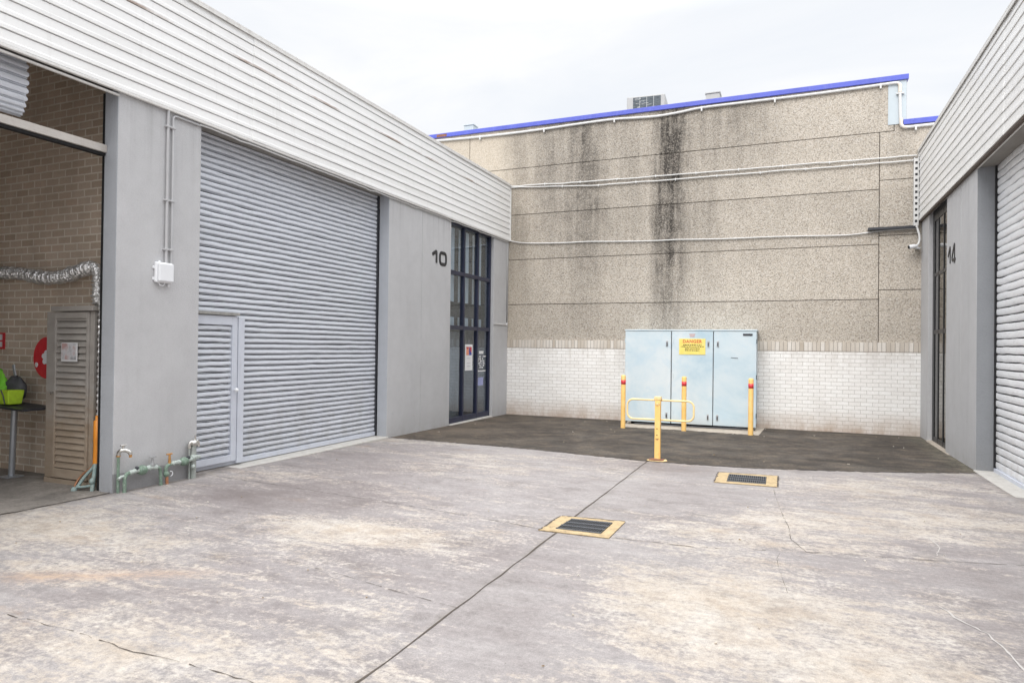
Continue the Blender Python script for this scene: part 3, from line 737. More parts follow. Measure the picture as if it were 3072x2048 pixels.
stroke_digits('unit_number', 'dark numerals reading 14 on the right hand grey pier', XR, -1,
    [([(13.82, 3.50), (13.76, 3.56), (13.69, 3.64), (13.665, 3.64), (13.655, 3.61), (13.655, 3.36)], False),
     ([(13.34, 3.66), (13.37, 3.63), (13.51, 3.45), (13.515, 3.41), (13.48, 3.395), (13.25, 3.39)], False), ([(13.325, 3.66), (13.315, 3.33)], False)], .028, 'wall numerals')
# junction box and conduits on the near pier
jb = thing('junction_box', 'small white plastic junction box on the grey pier by the wicket door', 'junction box', (XL, 5.80, 2.5))
MB().box(XL + .002, 5.68, 2.535, XL + .05, 5.915, 2.785).build('box', M_WHITE, jb, .018, 3)
MB().box(XL + .052, 5.695, 2.55, XL + .085, 5.90, 2.77).build('lid', M_WHITE, jb, .014, 3)
for (a, z) in ((5.672, 2.72), (5.672, 2.58), (5.75, 2.79), (5.88, 2.515)):
    MB().box(XL + .002, a - .012, z - .018, XL + .016, a + .016, z + .018).build('lug', M_WHITE, jb, .005)
m = MB(); m.tube([(XL + .03, 5.73, 2.535), (XL + .035, 5.74, 2.51), (XL + .04, 5.775, 2.50), (XL + .035, 5.80, 2.515), (XL + .03, 5.81, 2.535)], .006, 8); m.build('cable_loop', M_WHITE, jb)
for (y_, lab) in ((5.83, 'thicker left vertical grey conduit running up the near pier from white box'), (5.90, 'thinner right vertical grey conduit running up the near pier from white box')):
    c = thing('conduit', lab, 'conduit', (XL, y_, 2.78), 'vertical conduits on the near pier'); rr = .017 if y_ < 5.85 else .012
    pts = [(XL + .025, y_, 2.77), (XL + .025, y_, 4.56)]
    if y_ > 5.85: pts += arc((XL + .025, y_ + .05, 4.56), .05, PI, PI / 2, 6, (1, 2)) + [(XL + .025, 6.3, 4.61)]
    else: pts += [(XL + .03, y_, 4.66)]
    MB().tube(pts, rr, 10).build('pipe', M_GCOND, c)
    for z in (2.95, 3.55, 4.45): MB().box(XL + .001, y_ - .035, z - .012, XL + .045, y_ + .035, z + .012).build('clip', M_GCOND, c, .004)
# conduit slung under the fascia
m = MB(); pts = []; r_ = random.Random(8)
for i in range(60):
    yy = 6.3 + (YB - .1 - 6.3) * i / 59; pts.append((XL + .024, yy, LF0 - .060 + r_.gauss(0, .003) - (.012 if i % 9 == 4 else 0)))
m.tube(pts, .011, 8); tag(m.build('cable', M_CONDUIT), 'thin pale cable slung along the underside of the left fascia', 'cable')
c = MB(); pts = [(XL + .016, 16.40, LF0 - .05), (XL + .016, 16.40, 2.46)] + arc((XL + .016, 16.34, 2.46), .06, 0, -PI / 2, 6, (1, 2)) + [(XL + .016, 15.56, 2.40)]
c.tube(pts, .013, 8); tag(c.build('conduit', M_CONDUIT), 'white conduit dropping down the end pier and turning to the tall window', 'conduit')
# poster, stickers and note on the glass
po = thing('poster', 'tall white poster with coloured picture at its top on window glass', 'poster', (XG, 14.40, 1.2))
MB().box(XG + .001, 14.20, 1.23, XG + .005, 14.60, 1.86).build('sheet', M_PAPER, po)
MB().box(XG + .0055, 14.26, 1.60, XG + .008, 14.55, 1.80).build('picture', M_POSTER, po)
for z in (1.52, 1.40, 1.33): MB().box(XG + .0055, 14.30, z, XG + .008, 14.50, z + .010).build('text_line', paint('grey_print', (.42, .42, .46), .6), po)
st = thing('door_sticker', 'white lettering and logos stuck on the dark glass door', 'sticker', (XG, 15.1, 1.2))
m = MB(); r_ = random.Random(2); m.box(XG + .001, 14.97, 1.63, XG + .004, 15.22, 1.70)
for row in range(6):
    z = 1.58 - row * .055; y_ = 14.86 + (.03 * row if row > 1 else 0)
    while y_ < 15.36 - (.03 * row if row > 1 else 0):
        w = r_.uniform(.02, .06); 
        if r_.random() < .75: m.box(XG + .001, y_, z - r_.uniform(.02, .045), XG + .004, y_ + w, z)
        y_ += w + r_.uniform(.012, .03)
m.box(XG + .001, 14.87, 1.185, XG + .004, 15.36, 1.215); m.build('lettering', M_PAPER, st)
tag(MB().box(XG + .001, 14.93, .84, XG + .004, 15.23, 1.04).build('notice', M_LILAC), 'small lilac note taped low on the glass door', 'notice')

# open bay: guide rail, beam, rolled curtain
MB().box(XW - .068, 5.215, .1, XW - .004, 5.285, LF0).build('guide_rail', M_BLACK, LB, .003)
bm_ = MB(); bm_.box(XW - .05, -2.6, 3.975, XW + .045, 5.193, 4.062); bm_.build('beam', M_BEAM, LB, .004)
MB().box(XW - .048, -2.6, 3.942, XW + .02, 5.193, 3.973).build('beam_seal', M_BLACK, LB, .003)
m = MB(); cx, cz, R_ = XW - .36, 4.50, .36; y0, y1 = -2.5, 4.35; r_ = random.Random(4); ring = []; nr = 26
for k in range(nr):
    for (f, o_) in ((0, -.022), (.09, -.022), (.11, .0), (.17, .0), (.19, -.022), (.28, -.022), (.31, 0), (.55, .005), (.8, .004), (.98, 0)):
        a = 2 * PI * (k + f) / nr; ring.append((cx + R_ - .13 + (.13 + o_) * math.cos(a), cz + (R_ + o_) * math.sin(a), .018 * math.sin(PI * max(0, (f - .28) / .72)) + (r_.uniform(-.012, .012) if f == 0 else 0)))
n = len(ring); vs = []
for yy in (y0, y1):
    for (a, z, e) in ring: vs.append((a, yy + (e if yy == y1 else 0), z))
m.add(vs, [(k, (k + 1) % n, n + (k + 1) % n, n + k) for k in range(n)] + [tuple(range(n, 2 * n))])
m.build('rolled_curtain', M_ROLL, LB)

# louvred meter cabinet
LC = thing('meter_cabinet', 'tall weathered grey-brown cabinet with louvred door beside the brown brick wall', 'cabinet', (-7.96, 5.45, .1))
MB().box(-8.37, 5.325, .17, -7.545, 5.595, 2.17).build('body', M_LOUV, LC, .004)
m = MB(); m.box(-8.385, 5.285, .17, -8.245, 5.322, 2.17); m.box(-7.60, 5.285, .17, -7.53, 5.322, 2.17); m.build('frame', M_LOUV, LC, .004)
m = MB(); m.box(-8.26, 5.245, 2.175, -7.515, 5.597, 2.235); m.build('hood', M_LOUV, LC, .006)
m = MB(); m.box(-8.385, 5.275, .085, -7.53, 5.597, .165); m.build('plinth', M_LOUV, LC, .004)
d = MB(); d.box(-8.235, 5.265, .18, -8.19, 5.31, 2.165); d.box(-7.645, 5.265, .18, -7.605, 5.31, 2.165); d.box(-8.19, 5.265, 2.09, -7.645, 5.31, 2.165); d.box(-8.19, 5.265, .18, -7.645, 5.31, .29)
lv = d.build('door', M_LOUV, LC, .004)
m = MB(); Rm = Matrix.Rotation(math.radians(68), 3, 'X')
k = .335
while k < 2.11:
    m.obox((-7.9175, 5.292, k), (.27, .0375, .0055), Rm); k += .0765
m.build('louvre', M_LOUV, lv)
MB().box(-8.189, 5.3125, .29, -7.646, 5.322, 2.09).build('louvre_backing', M_BLACK, lv)
m = MB(); m.tube([(-8.215, 5.262, 1.20), (-8.215, 5.235, 1.20), (-8.20, 5.225, 1.18)], .011, 8); m.build('handle', M_CHROME, lv)
nt_ = thing('notice', 'white notice with a faded picture taped to the louvred cabinet door', 'notice', (-7.92, 5.255, 1.6))
MB().box(-8.07, 5.257, 1.575, -7.785, 5.262, 1.80).build('sheet', M_PAPER, nt_); MB().box(-8.055, 5.253, 1.60, -7.80, 5.2565, 1.79).build('picture', M_NOTICE, nt_)
# hose reel
HR = thing('hose_reel', 'red fire hose reel with white hub on the brown brick wall', 'hose reel', (-8.66, 5.55, 1.3))
c0 = (-8.66, 5.47, 1.605); MB().disc(c0, .265, 1, .02, 48).build('disc', M_RED, HR)
m = MB(); m.disc((c0[0], 5.56, c0[2]), .262, 1, .015, 48); m.build('back_disc', M_RED, HR)
MB().tube([(c0[0], 5.485, c0[2]), (c0[0], 5.55, c0[2])], .2, 32).build('hose', M_BLACK, HR)
m = MB(); m.disc((c0[0] - .0, 5.452, c0[2]), .055, 1, .014, 24)
for k in range(5): a = 2 * PI * k / 5 + .3; m.disc((c0[0] + .048 * math.cos(a), 5.4525, c0[2] + .06 * math.sin(a)), .036, 1, .012, 20)
m.build('hub', M_WHITE, HR)
m = MB(); m.disc((c0[0] - .19, 5.4565, c0[2] - .09), .028, 1, .005, 14); m.box(c0[0] - .2, 5.455, c0[2] - .125, c0[0] - .18, 5.4585, c0[2] - .085); m.build('sticker', M_PAPER, HR)
fs = thing('fire_sign', 'small red and white fire sign on brick wall at the left edge', 'sign', (-9.9, 5.59, 1.7))
MB().box(-10.05, 5.588, 1.70, -9.735, 5.598, 1.92).build('plate', M_RED, fs, .002); m = MB(); m.box(-10.0, 5.584, 1.73, -9.785, 5.5875, 1.80); m.box(-10.0, 5.584, 1.82, -9.785, 5.5875, 1.90); m.build('panel', M_PAPER, fs)
# foil duct
ctr = [(-10.6, 5.47, 2.69), (-9.9, 5.47, 2.705), (-9.34, 5.47, 2.695), (-9.0, 5.47, 2.65), (-8.72, 5.46, 2.615), (-8.5, 5.46, 2.61), (-8.30, 5.46, 2.63), (-8.05, 5.45, 2.675), (-7.88, 5.44, 2.705), (-7.74, 5.43, 2.695), (-7.68, 5.42, 2.62), (-7.665, 5.41, 2.50), (-7.64, 5.40, 2.30), (-7.63, 5.39, 2.25)]
def smooth_path(p, sub):
    out = []
    for i in range(len(p) - 1):
        a, b, c_, d_ = Vector(p[max(0, i - 1)]), Vector(p[i]), Vector(p[i + 1]), Vector(p[min(len(p) - 1, i + 2)])
        for s_ in range(sub):
            t = s_ / sub
            out.append(.5 * ((2 * b) + (c_ - a) * t + (2 * a - 5 * b + 4 * c_ - d_) * t * t + (3 * b - a - 3 * c_ + d_) * t ** 3))
    out.append(Vector(p[-1])); return out
def resample(p, step):
    out = [p[0]]; acc = 0
    for a, b in zip(p[:-1], p[1:]):
        L = (b - a).length
        while acc + L >= step:
            t = (step - acc) / L; a = a.lerp(b, t); out.append(a); L = (b - a).length; acc = 0
        acc += L
    return out
path = resample(smooth_path(ctr, 10), .011); r_ = random.Random(6)
FD = thing('foil_duct', 'silver flexible foil duct sagging along the brown brick wall', 'duct', (-9, 5.47, 2.6))
MB().tube(path, [(.070 if i < len(path) - 46 else .056) + (.011 if (i // 2) % 2 else -.009) + (.010 * math.sin(i * 1.7) * math.sin(i * .61)) + r_.gauss(0, .006) for i in range(len(path))], 16).build('duct', M_FOIL, FD)
p2 = [Vector((-7.40 - .10 * max(0, 1 - i / 10), 5.262 + .06 * max(0, 1 - i / 10), 2.32 - .012 * i)) for i in range(116)]
m = MB(); m.tube(p2, [.021 + (.006 if (i // 3) % 2 else -.005) for i in range(len(p2))], 10); tag(m.build('corrugated_conduit', M_FOIL), 'thin silver corrugated conduit dropping beside the near pier to the orange sleeve', 'conduit')
m = MB(); m.tube([(-7.40, 5.25, .96), (-7.40, 5.25, .91), (-7.40, 5.25, .90), (-7.402, 5.25, .66), (-7.402, 5.25, .65), (-7.41, 5.25, .40)], [.022, .022, .04, .04, .037, .037], 12); tag(m.build('orange_sleeve', M_ORANGE), 'orange plastic conduit sleeve between louvred cabinet and near pier', 'conduit')
gp = thing('gas_pipe', 'pale teal and copper pipes splayed at the foot of the near pier', 'pipe', (-7.6, 5.2, .1))
m = MB(); m.tube(smooth_path([(-7.415, 5.24, .43), (-7.43, 5.225, .36), (-7.49, 5.18, .27), (-7.53, 5.13, .17), (-7.56, 5.09, .10)], 5), .019, 10); m.build('teal_pipe', M_TEAL, gp)
m = MB(); m.tube([(-7.385, 5.22, .41), (-7.375, 5.20, .26), (-7.365, 5.17, .10)], .022, 10); m.build('teal_pipe', M_TEAL, gp)
m = MB(); m.tube([(-7.54, 5.11, .145), (-7.45, 5.14, .155), (-7.37, 5.18, .17)], .014, 8); m.build('crossbar', M_TEAL, gp)
m = MB(); m.tube(smooth_path([(-7.43, 5.25, .45), (-7.47, 5.235, .36), (-7.56, 5.20, .28), (-7.60, 5.16, .2), (-7.61, 5.12, .10)], 5), .013, 10); m.build('copper_pipe', M_COPPER, gp)
for c_ in ((-7.368, 5.175, .22), (-7.555, 5.09, .115)): m = MB(); m.sphere(c_, .032, sc_=(1, 1, 1.2), jit=.1); m.build('fitting', M_TEAL, gp)

# pipework on the near pier face
PX = XL + .055
def crust(mb, pts, r, seed, amp=.18, step=.012, n=10):
    q = resample(smooth_path(pts, 8), step); r_ = random.Random(seed)
    mb.tube(q, [r * (1 + r_.gauss(0, amp)) for _ in q], n)
A = thing('garden_tap', 'chrome garden tap on a thin green pipe at left of the near pier', 'tap', (PX, 5.235, .1))
m = MB(); m.tube([(PX - .012, 5.235, .09), (PX - .012, 5.235, .52)], .017, 10); m.build('pipe', M_PATINA, A)
m = MB(); m.tube(smooth_path([(PX - .012, 5.235, .52), (PX - .005, 5.235, .56), (PX + .02, 5.245, .585), (PX + .05, 5.28, .585), (PX + .075, 5.31, .56), (PX + .08, 5.315, .535)], 5), .023, 10); m.tube([(PX + .03, 5.26, .58), (PX + .03, 5.26, .64)], .014, 10); m.tube([(PX + .03, 5.225, .645), (PX + .03, 5.30, .645)], .008, 8); m.build('tap_body', M_CHROME, A)
m = MB(); m.tube([(PX + .08, 5.315, .54), (PX + .08, 5.315, .505)], .017, 10); m.build('spout', M_BRASS, A)
m = MB(); m.tube([(PX - .012, 5.235, .515), (PX - .012, 5.235, .53)], .024, 10); m.build('collar', M_BRASS, A)
B = thing('water_pipe', 'green crusted water pipe loop with round valve handle on the near pier', 'water pipe', (PX, 5.5, .1), 'crusted pipe loops on the near pier')
m = MB(); crust(m, [(PX + .03, 5.285, .08), (PX + .03, 5.285, .2), (PX + .03, 5.285, .27), (PX + .03, 5.31, .31), (PX + .03, 5.36, .32)], .021, 1, .08); m.build('riser', M_PATINA, B); m = MB(); crust(m, [(PX + .03, 5.70, .32), (PX + .03, 5.735, .31), (PX + .03, 5.75, .26), (PX + .03, 5.755, .18), (PX + .03, 5.76, .08)], .020, 2, .08); m.build('riser', M_PATINA, B)
m = MB(); crust(m, [(PX + .03, 5.34, .318), (PX + .03, 5.43, .33), (PX + .03, 5.5, .33)], .025, 3); crust(m, [(PX + .03, 5.53, .33), (PX + .03, 5.62, .335), (PX + .03, 5.70, .325)], .027, 4); m.tube([(PX + .03, 5.21, .27), (PX + .02, 5.25, .29), (PX + .03, 5.29, .29)], .016, 8); m.build('crossbar', M_PATLT, B)
m = MB(); m.sphere((PX + .03, 5.505, .325), .058, 14, 9, (.9, 1.15, .95), .16); m.build('check_valve', M_PATINA, B)
m = MB(); m.tube([(PX + .03, 5.64, .34), (PX + .03, 5.64, .45)], [.02, .011], 10); m.tube([(PX + .03, 5.64, .362), (PX + .03, 5.64, .378)], .032, 12); m.tube([(PX + .03, 5.64, .45), (PX + .03, 5.64, .463)], .042, 16); m.build('valve_handle', M_GALV, B)
m = MB(); m.sphere((PX + .04, 5.43, .36), .022); m.build('cap', M_DARK, B)
D = thing('water_pipe', 'green crusted water pipe loop with copper leg and brass valve on the near pier', 'water pipe', (PX, 6.05, .1), 'crusted pipe loops on the near pier')
m = MB(); crust(m, [(PX + .03, 5.83, .19), (PX + .03, 5.825, .27), (PX + .03, 5.845, .32), (PX + .03, 5.90, .335)], .022, 5, .1); m.sphere((PX + .03, 5.83, .225), .036, 12, 8, (1, 1, 1.1), .15); m.build('riser', M_PATINA, D)
m = MB(); m.tube([(PX + .03, 5.84, .2), (PX + .03, 5.845, .075)], .018, 12); m.build('copper_leg', M_COPPER, D)
m = MB(); crust(m, [(PX + .03, 5.88, .335), (PX + .03, 5.95, .34), (PX + .03, 6.04, .335), (PX + .03, 6.1, .34)], .026, 6); crust(m, [(PX + .03, 6.14, .345), (PX + .03, 6.2, .345), (PX + .03, 6.27, .36)], .027, 7); m.build('crossbar', M_PATLT, D)
m = MB(); m.sphere((PX + .03, 6.09, .335), .058, 14, 9, (.9, 1.2, .9), .16); m.build('check_valve', M_PATINA, D)
m = MB(); m.tube([(PX + .03, 5.875, .345), (PX + .03, 5.875, .40), (PX + .03, 5.875, .45)], [.019, .015, .013], 10); m.tube([(PX + .03, 5.835, .458), (PX + .03, 5.91, .458)], .010, 8); m.build('valve_handle', M_BRASS, D)
m = MB(); m.tube(arc((PX + .045, 5.88, .22), .03, -1.6, 1.8, 8, (1, 2)), .005, 8); m.build('ring', M_WHITE, D)
m = MB(); m.sphere((PX + .04, 6.14, .375), .024); m.build('cap', M_DARK, D)
F = thing('standpipe', 'grey standpipe with twin tap heads at the corner beside the roller door', 'standpipe', (PX, 6.25, .1))
m = MB(); m.tube([(PX, 6.25, .06), (PX, 6.25, .50)], .036, 14); m.tube([(PX, 6.19, .06), (PX, 6.19, .5)], .012, 8); m.build('pipe', paint('weathered_green_grey_pipe', (.34, .36, .34), .55, .15, 15, dirt=(.3, .42, .35), dirt_amt=.6), F)
m = MB(); m.tube(smooth_path([(PX + .0, 6.19, .48), (PX, 6.19, .53), (PX + .01, 6.21, .56), (PX + .01, 6.25, .555)], 4), .022, 10); m.sphere((PX + .01, 6.25, .54), .048, jit=.06); m.tube(smooth_path([(PX + .01, 6.27, .555), (PX + .01, 6.30, .56), (PX + .01, 6.315, .53), (PX + .01, 6.315, .49)], 4), .02, 10); m.tube([(PX + .01, 6.27, .56), (PX + .01, 6.27, .64)], .010, 8); m.build('tap_head', M_CHROME, F)
m = MB(); crust(m, [(PX + .03, 6.20, .36), (PX + .03, 6.26, .365), (PX + .03, 6.32, .36)], .028, 8); m.build('fitting', M_PATLT, F); m = MB(); m.sphere((PX + .03, 6.22, .25), .03, jit=.2); m.build('fitting', M_PATLT, F)

# shelf with hi-vis gear in the bay
TB = thing('side_table', 'dark flat table top on one grey steel leg in the open bay', 'table', (-9.0, 5.3, .11))
m = MB(); m.tube([(-9.03, 5.29, .11), (-8.99, 5.29, .985)], .035, 16); m.build('leg', M_ALU, TB)
MB().box(-9.13, 5.18, .107, -8.92, 5.38, .122).build('base', M_ALU, TB, .003)
m = MB(); m.obox((-9.25, 5.30, 1.01), (.76, .22, .012), Matrix.Rotation(math.radians(2.5), 3, 'Y')); m.build('tabletop', M_DARK, TB, .004)
m = MB(); m.tube([(-8.98, 5.29, .94), (-8.98, 5.29, 1.0)], [.03, .055], 14); m.build('bracket', M_ALU, TB)
def lump(seed, c, r, sc_, nu=24, nv=16, amp=.25):
    m = MB(); r_ = random.Random(seed); ph = [r_.uniform(0, 6.28) for _ in range(9)]
    vs = []; fs = []
    for i in range(nv + 1):
        t = PI * i / nv
        for k in range(nu):
            a = 2 * PI * k / nu
            q = 1 + amp * (math.sin(3 * a + ph[0]) * math.sin(2 * t + ph[1]) + .6 * math.sin(5 * a + ph[2] + 3 * t) + .5 * math.sin(7 * t + ph[3] + 2 * a) + .35 * math.sin(11 * a + ph[4] - 5 * t)) / 1.6 + r_.gauss(0, .02)
            x, y, z = (r * sc_[0] * math.sin(t) * math.cos(a) * q, r * sc_[1] * math.sin(t) * math.sin(a) * q, r * sc_[2] * math.cos(t) * q)
            vs.append((c[0] + x, c[1] + y, max(c[2] + z, c[2] - r * sc_[2] * .8)))
    for i in range(nv):
        for k in range(nu): l = (k + 1) % nu; fs.append((i * nu + k, (i + 1) * nu + k, (i + 1) * nu + l, i * nu + l))
    return m.add(vs, fs, True)
tag(lump(3, (-9.33, 5.27, 1.20), .15, (1.0, .6, 1.2), amp=.4).build('safety_vest', M_LIMEB), 'crumpled bright green high visibility vest heaped on the dark table', 'vest')
tag(lump(8, (-9.13, 5.38, 1.19), .15, (1.15, .6, 1.1), amp=.15).build('bag', M_GREYBAG), 'dark grey bag slumped on the table behind the lime tub', 'bag')
tag(lump(11, (-9.33, 5.16, 1.09), .1, (1.3, .7, .85), amp=.15).build('bag', M_GREYBAG), 'small black bag at the table front below the green vest', 'bag')
tb = thing('tub', 'lime yellow tub with a dark strap on the dark table', 'tub', (-9.13, 5.25, 1.02))
m = MB(); vs = []
for (z, w, dd) in ((1.024, .085, .08), (1.20, .105, .10)):
    vs += [(-8.98 - w, 5.24 - dd, z), (-8.98 + w, 5.24 - dd, z), (-8.98 + w, 5.24 + dd, z), (-8.98 - w, 5.24 + dd, z)]
m.add(vs, [(0, 3, 2, 1), (4, 5, 6, 7), (0, 1, 5, 4), (1, 2, 6, 5), (2, 3, 7, 6), (3, 0, 4, 7)]); m.build('body', M_LIME, tb, .012)
m = MB(); m.tube([(-9.0, 5.132, 1.205), (-8.97, 5.142, 1.14), (-8.95, 5.152, 1.03)], .008, 6); m.build('strap', M_GREYBAG, tb)
m = MB(); q = smooth_path([(-9.25, 5.42, 1.50), (-9.19, 5.41, 1.36), (-9.12, 5.40, 1.22), (-9.07, 5.38, 1.12), (-8.96, 5.36, 1.05)], 6); m.tube(q, [.028, .027] + [.024] * (len(q) - 4) + [.02, .016], 10, flat=(1, .45)); tag(m.build('curved_rail', M_ALU), 'curved pale aluminium strip standing up from the dark table', 'rail')

# ------------------------------------------------------------------ RIGHT BUILDING (unit 14)
RB = thing('warehouse', 'grey rendered warehouse on the right with white ribbed fascia and number 14', 'building', (XR + 3, 10, 0))
XV = XR + .17
def rpier(y0, y1, mat=M_REND, name='wall_panel'): return MB().box(XR, y0, -.2, XV + .1, y1, RF0 + .1).build(name, mat, RB, .008)
rpier(11.86, 12.86, name='pier'); rpier(12.866, 13.97); rpier(15.66, YB + .02); rpier(-6, 6.4)
MB().box(XR + .014, 12.85, -.2, XV, 12.88, RF0 + .05).build('joint', paint('shallow_joint_paint', (.36, .36, .37), .8), RB)
MB().box(XR + .004, 11.8535, -.2, XV + .10, 11.8595, RF0).build('jamb_shade', M_JAMBR, RB)
for (a, b, dx) in ((-6, 3.0, .004), (2.99, 10.3, 0), (10.29, YB - .02, .004)):
    fascia_mesh(XR - .05 - dx, -1, a, b, RF0, RF1, 10, .012, .006).build('fascia', M_FASC, RB)
m = MB(); m.box(XR - .085, -6, RF1 - .002, XR + .2, YB - .02, RF1 + .022); m.box(XR - .085, -6, RF1 - .05, XR - .072, YB - .02, RF1 - .002); m.build('capping', M_TRIM, RB, .003)
MB().box(XR - .082, YB - .03, RF0 - .02, XR - .03, YB - .006, RF1 + .03).build('corner_trim', M_TRIM, RB, .004)
MB().box(XR - .05, -6, RF0 - .035, XR + .0, YB - .02, RF0 - .002).build('fascia_edge', M_BEDGE, RB, .003)
MB().box(XR - .004, -6, RF0 - .05, XR + .012, 11.85, RF0 - .036).build('soffit_trim', M_TRIM, RB, .002)
MB().box(XR + .003, 6.4, RF0 - .03, XV + .3, 11.85, RF0 + .06).build('soffit', M_SOFF, RB)
MB().box(XR, -6, RF1 - .35, 12, YB - .03, RF1 - .28).build('roof', M_ROOF, RB)
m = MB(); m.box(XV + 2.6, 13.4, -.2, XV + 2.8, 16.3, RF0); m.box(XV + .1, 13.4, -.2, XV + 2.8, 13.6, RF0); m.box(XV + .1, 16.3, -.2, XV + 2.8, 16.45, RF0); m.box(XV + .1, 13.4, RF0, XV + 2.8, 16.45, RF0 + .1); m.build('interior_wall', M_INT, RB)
rr = curtain_mesh(XV + .075, -1, 6.3, 11.845, .10, RF0 - .02, .112, 'single', 21, 60, .003).build('roller_door', M_ROLLR, RB)
MB().box(XV + .135, 6.3, .1, XV + .145, 11.845, RF0 - .02).build('curtain_shade_sheet', M_BLACK, rr)  # added black sheet that gives the slat gaps their shade
MB().box(XV + .05, 11.80, .05, XV + .10, 11.852, RF0 - .03).build('guide_rail', M_BLACK, rr, .003)
MB().box(XV + .04, 6.3, .055, XV + .09, 11.8, .115).build('bottom_rail', M_DOORFR, rr, .004)
struct(MB().box(XR - .03, 6.41, -.1, XV + .3, 11.855, .062 + .0).build('threshold', M_SILL, RB, .01))
XH = XR + .085; fr = MB()
for (a, b) in ((13.97, 14.03), (14.63, 14.665), (15.11, 15.145), (15.50, 15.66)): fr.box(XH - .012, a, .03, XH + .03, b, RF0 + .05)
for (z0, z1) in ((.03, .13), (2.17, 2.25), (3.31, 3.38), (4.42, 4.66)):
    for (a, b) in ((14.03, 14.62), (14.67, 15.10), (15.15, 15.50)): fr.box(XH - .010, a, z0, XH + .028, b, z1)
rw = fr.build('window', paint('charcoal_window_frame', (.022, .023, .026), .4, .2, 4), RB, .004)
for (a, b) in ((14.03, 14.62), (14.67, 15.10), (15.15, 15.50)):
    for (z0, z1) in ((.13, 2.17), (2.25, 3.31), (3.38, 4.42)): MB().box(XH + .002, a, z0, XH + .008, b, z1).build('pane', M_GLASSR, rw)
struct(MB().box(XR - .03, 13.6, -.1, XR + .2, 15.66, .035).build('threshold', M_PAD, RB, .012))

# ------------------------------------------------------------------ BACK BUILDING
BB = thing('factory', 'tall factory with stained aggregate panel wall, white brick base and blue roof edge', 'building', (-2, YB + 3, 0))
G_ = .007
pn = MB(); t = .11
def panel(x0, x1, z0, z1): pn.box(x0 + G_, YB, z0 + G_, x1 - G_, YB + t, z1 - G_)
zs = [1.9, 2.945, 4.146, 5.353, 6.604]
for a, b in zip(zs[:-1], zs[1:]):
    panel(-8.275, 1.745, a, b) if b < 5.4 else panel(-8.275, 1.745, a, b)
    panel(-14, -8.275, a, b)
panel(-14, -8.275, 6.604, 7.70); panel(-8.275, 2.02, 6.604, 7.70)
for a, b in zip([1.9, 3.147, 4.335, 5.545], [3.147, 4.335, 5.545, 6.604]): panel(1.745, 4.2, a, b)
pn.box(2.02 + G_, YB, 6.604 - .008, 4.2, YB + t, 6.72)
pn.box(2.02 + G_, YB + .002, 6.721, 2.255, YB + t, 7.70)
pn.build('wall', M_AGG, BB, .006)
MB().box(-14, YB + .03, -.2, 4.2, YB + .25, 6.70).build('joint_backing', M_CRACK, BB); MB().box(-14, YB + .03, 6.70, 2.25, YB + .25, 7.69).build('joint_backing', M_CRACK, BB)
MB().box(XL + .001, YB - .022, -.2, XR - .001, YB + .028, 1.785).build('brick_wall', M_WBRICK, BB)
MB().box(XL + .001, YB - .024, 1.787, XR - .001, YB + .028, 2.005).build('soldier_course', M_SOLD, BB)
m = MB(); m.box(-14, YB - .05, 7.69, 2.285, YB + .3, 7.80); bcap = m.build('roof_edge', M_BLUE, BB, .004)
MB().box(-9.30, YB - .053, 7.70, -8.98, YB - .0505, 7.775).build('rust_patch', M_RUST, BB)
MB().box(2.19, YB - .05, 6.71, 4.2, YB + .3, 6.82).build('roof_edge', M_BLUE, BB, .004)
MB().box(1.90, YB - .012, 6.74, 2.25, YB + .26, 7.688).build('corner_flashing', M_PALE, BB, .004)
m = MB(); m.box(2.253, YB + .02, 6.6, 2.4, YB + 14, 6.75); m.box(-14, YB + .26, 7.3, 2.2, YB + 14, 7.4); m.box(2.15, YB + .26, 6.6, 2.25, YB + 14, 7.4); m.build('roof', M_ROOF, BB)

# pipe under the roof edge
TP = thing('conduit', 'long white conduit sagging under the blue roof edge and down the corner', 'conduit', (-4, YB, 7.6))
YP = YB - .035
raw = [(-9.6, 7.63), (-8.9, 7.60), (-7.94, 7.575), (-7.0, 7.565), (-6.07, 7.57), (-5.0, 7.595), (-4.18, 7.60), (-3.6, 7.565), (-3.1, 7.545), (-2.57, 7.57), (-2.04, 7.615), (-.94, 7.615), (.2, 7.61), (1.22, 7.62), (1.92, 7.635), (2.06, 7.63), (2.11, 7.60), (2.12, 7.55), (2.125, 7.2), (2.135, 6.80), (2.15, 6.70), (2.20, 6.655), (2.28, 6.648), (2.9, 6.655), (4.0, 6.66)]
MB().tube(smooth_path([(a, YP, z) for a, z in raw], 5), .031, 10).build('pipe', M_CONDUIT, TP)
m = MB(); m.tube([(2.09, YP, 7.62), (2.12, YP, 7.58), (2.12, YP, 7.42)], .036, 10); m.build('elbow', paint('cream_elbow', (.74, .66, .58), .5), TP)
m = MB(); m.tube([(2.14, YP, 6.86), (2.145, YP, 6.72), (2.19, YP, 6.66), (2.26, YP, 6.648)], .036, 10); m.build('elbow', paint('cream_elbow', (.74, .66, .58), .5), TP)
for (a, z) in ((-7.94, 7.575), (-6.07, 7.57), (-4.18, 7.60), (-2.04, 7.615), (-.4, 7.61), (1.75, 7.632), (2.42, 6.648)): MB().box(a - .018, YP - .03, z - .085, a + .018, YB - .002, z + .03).build('clip', M_CONDUIT, TP, .004)
MB().box(2.05, YP - .03, 7.38, 2.20, YB - .013, 7.405).build('clip', M_CONDUIT, TP, .004)
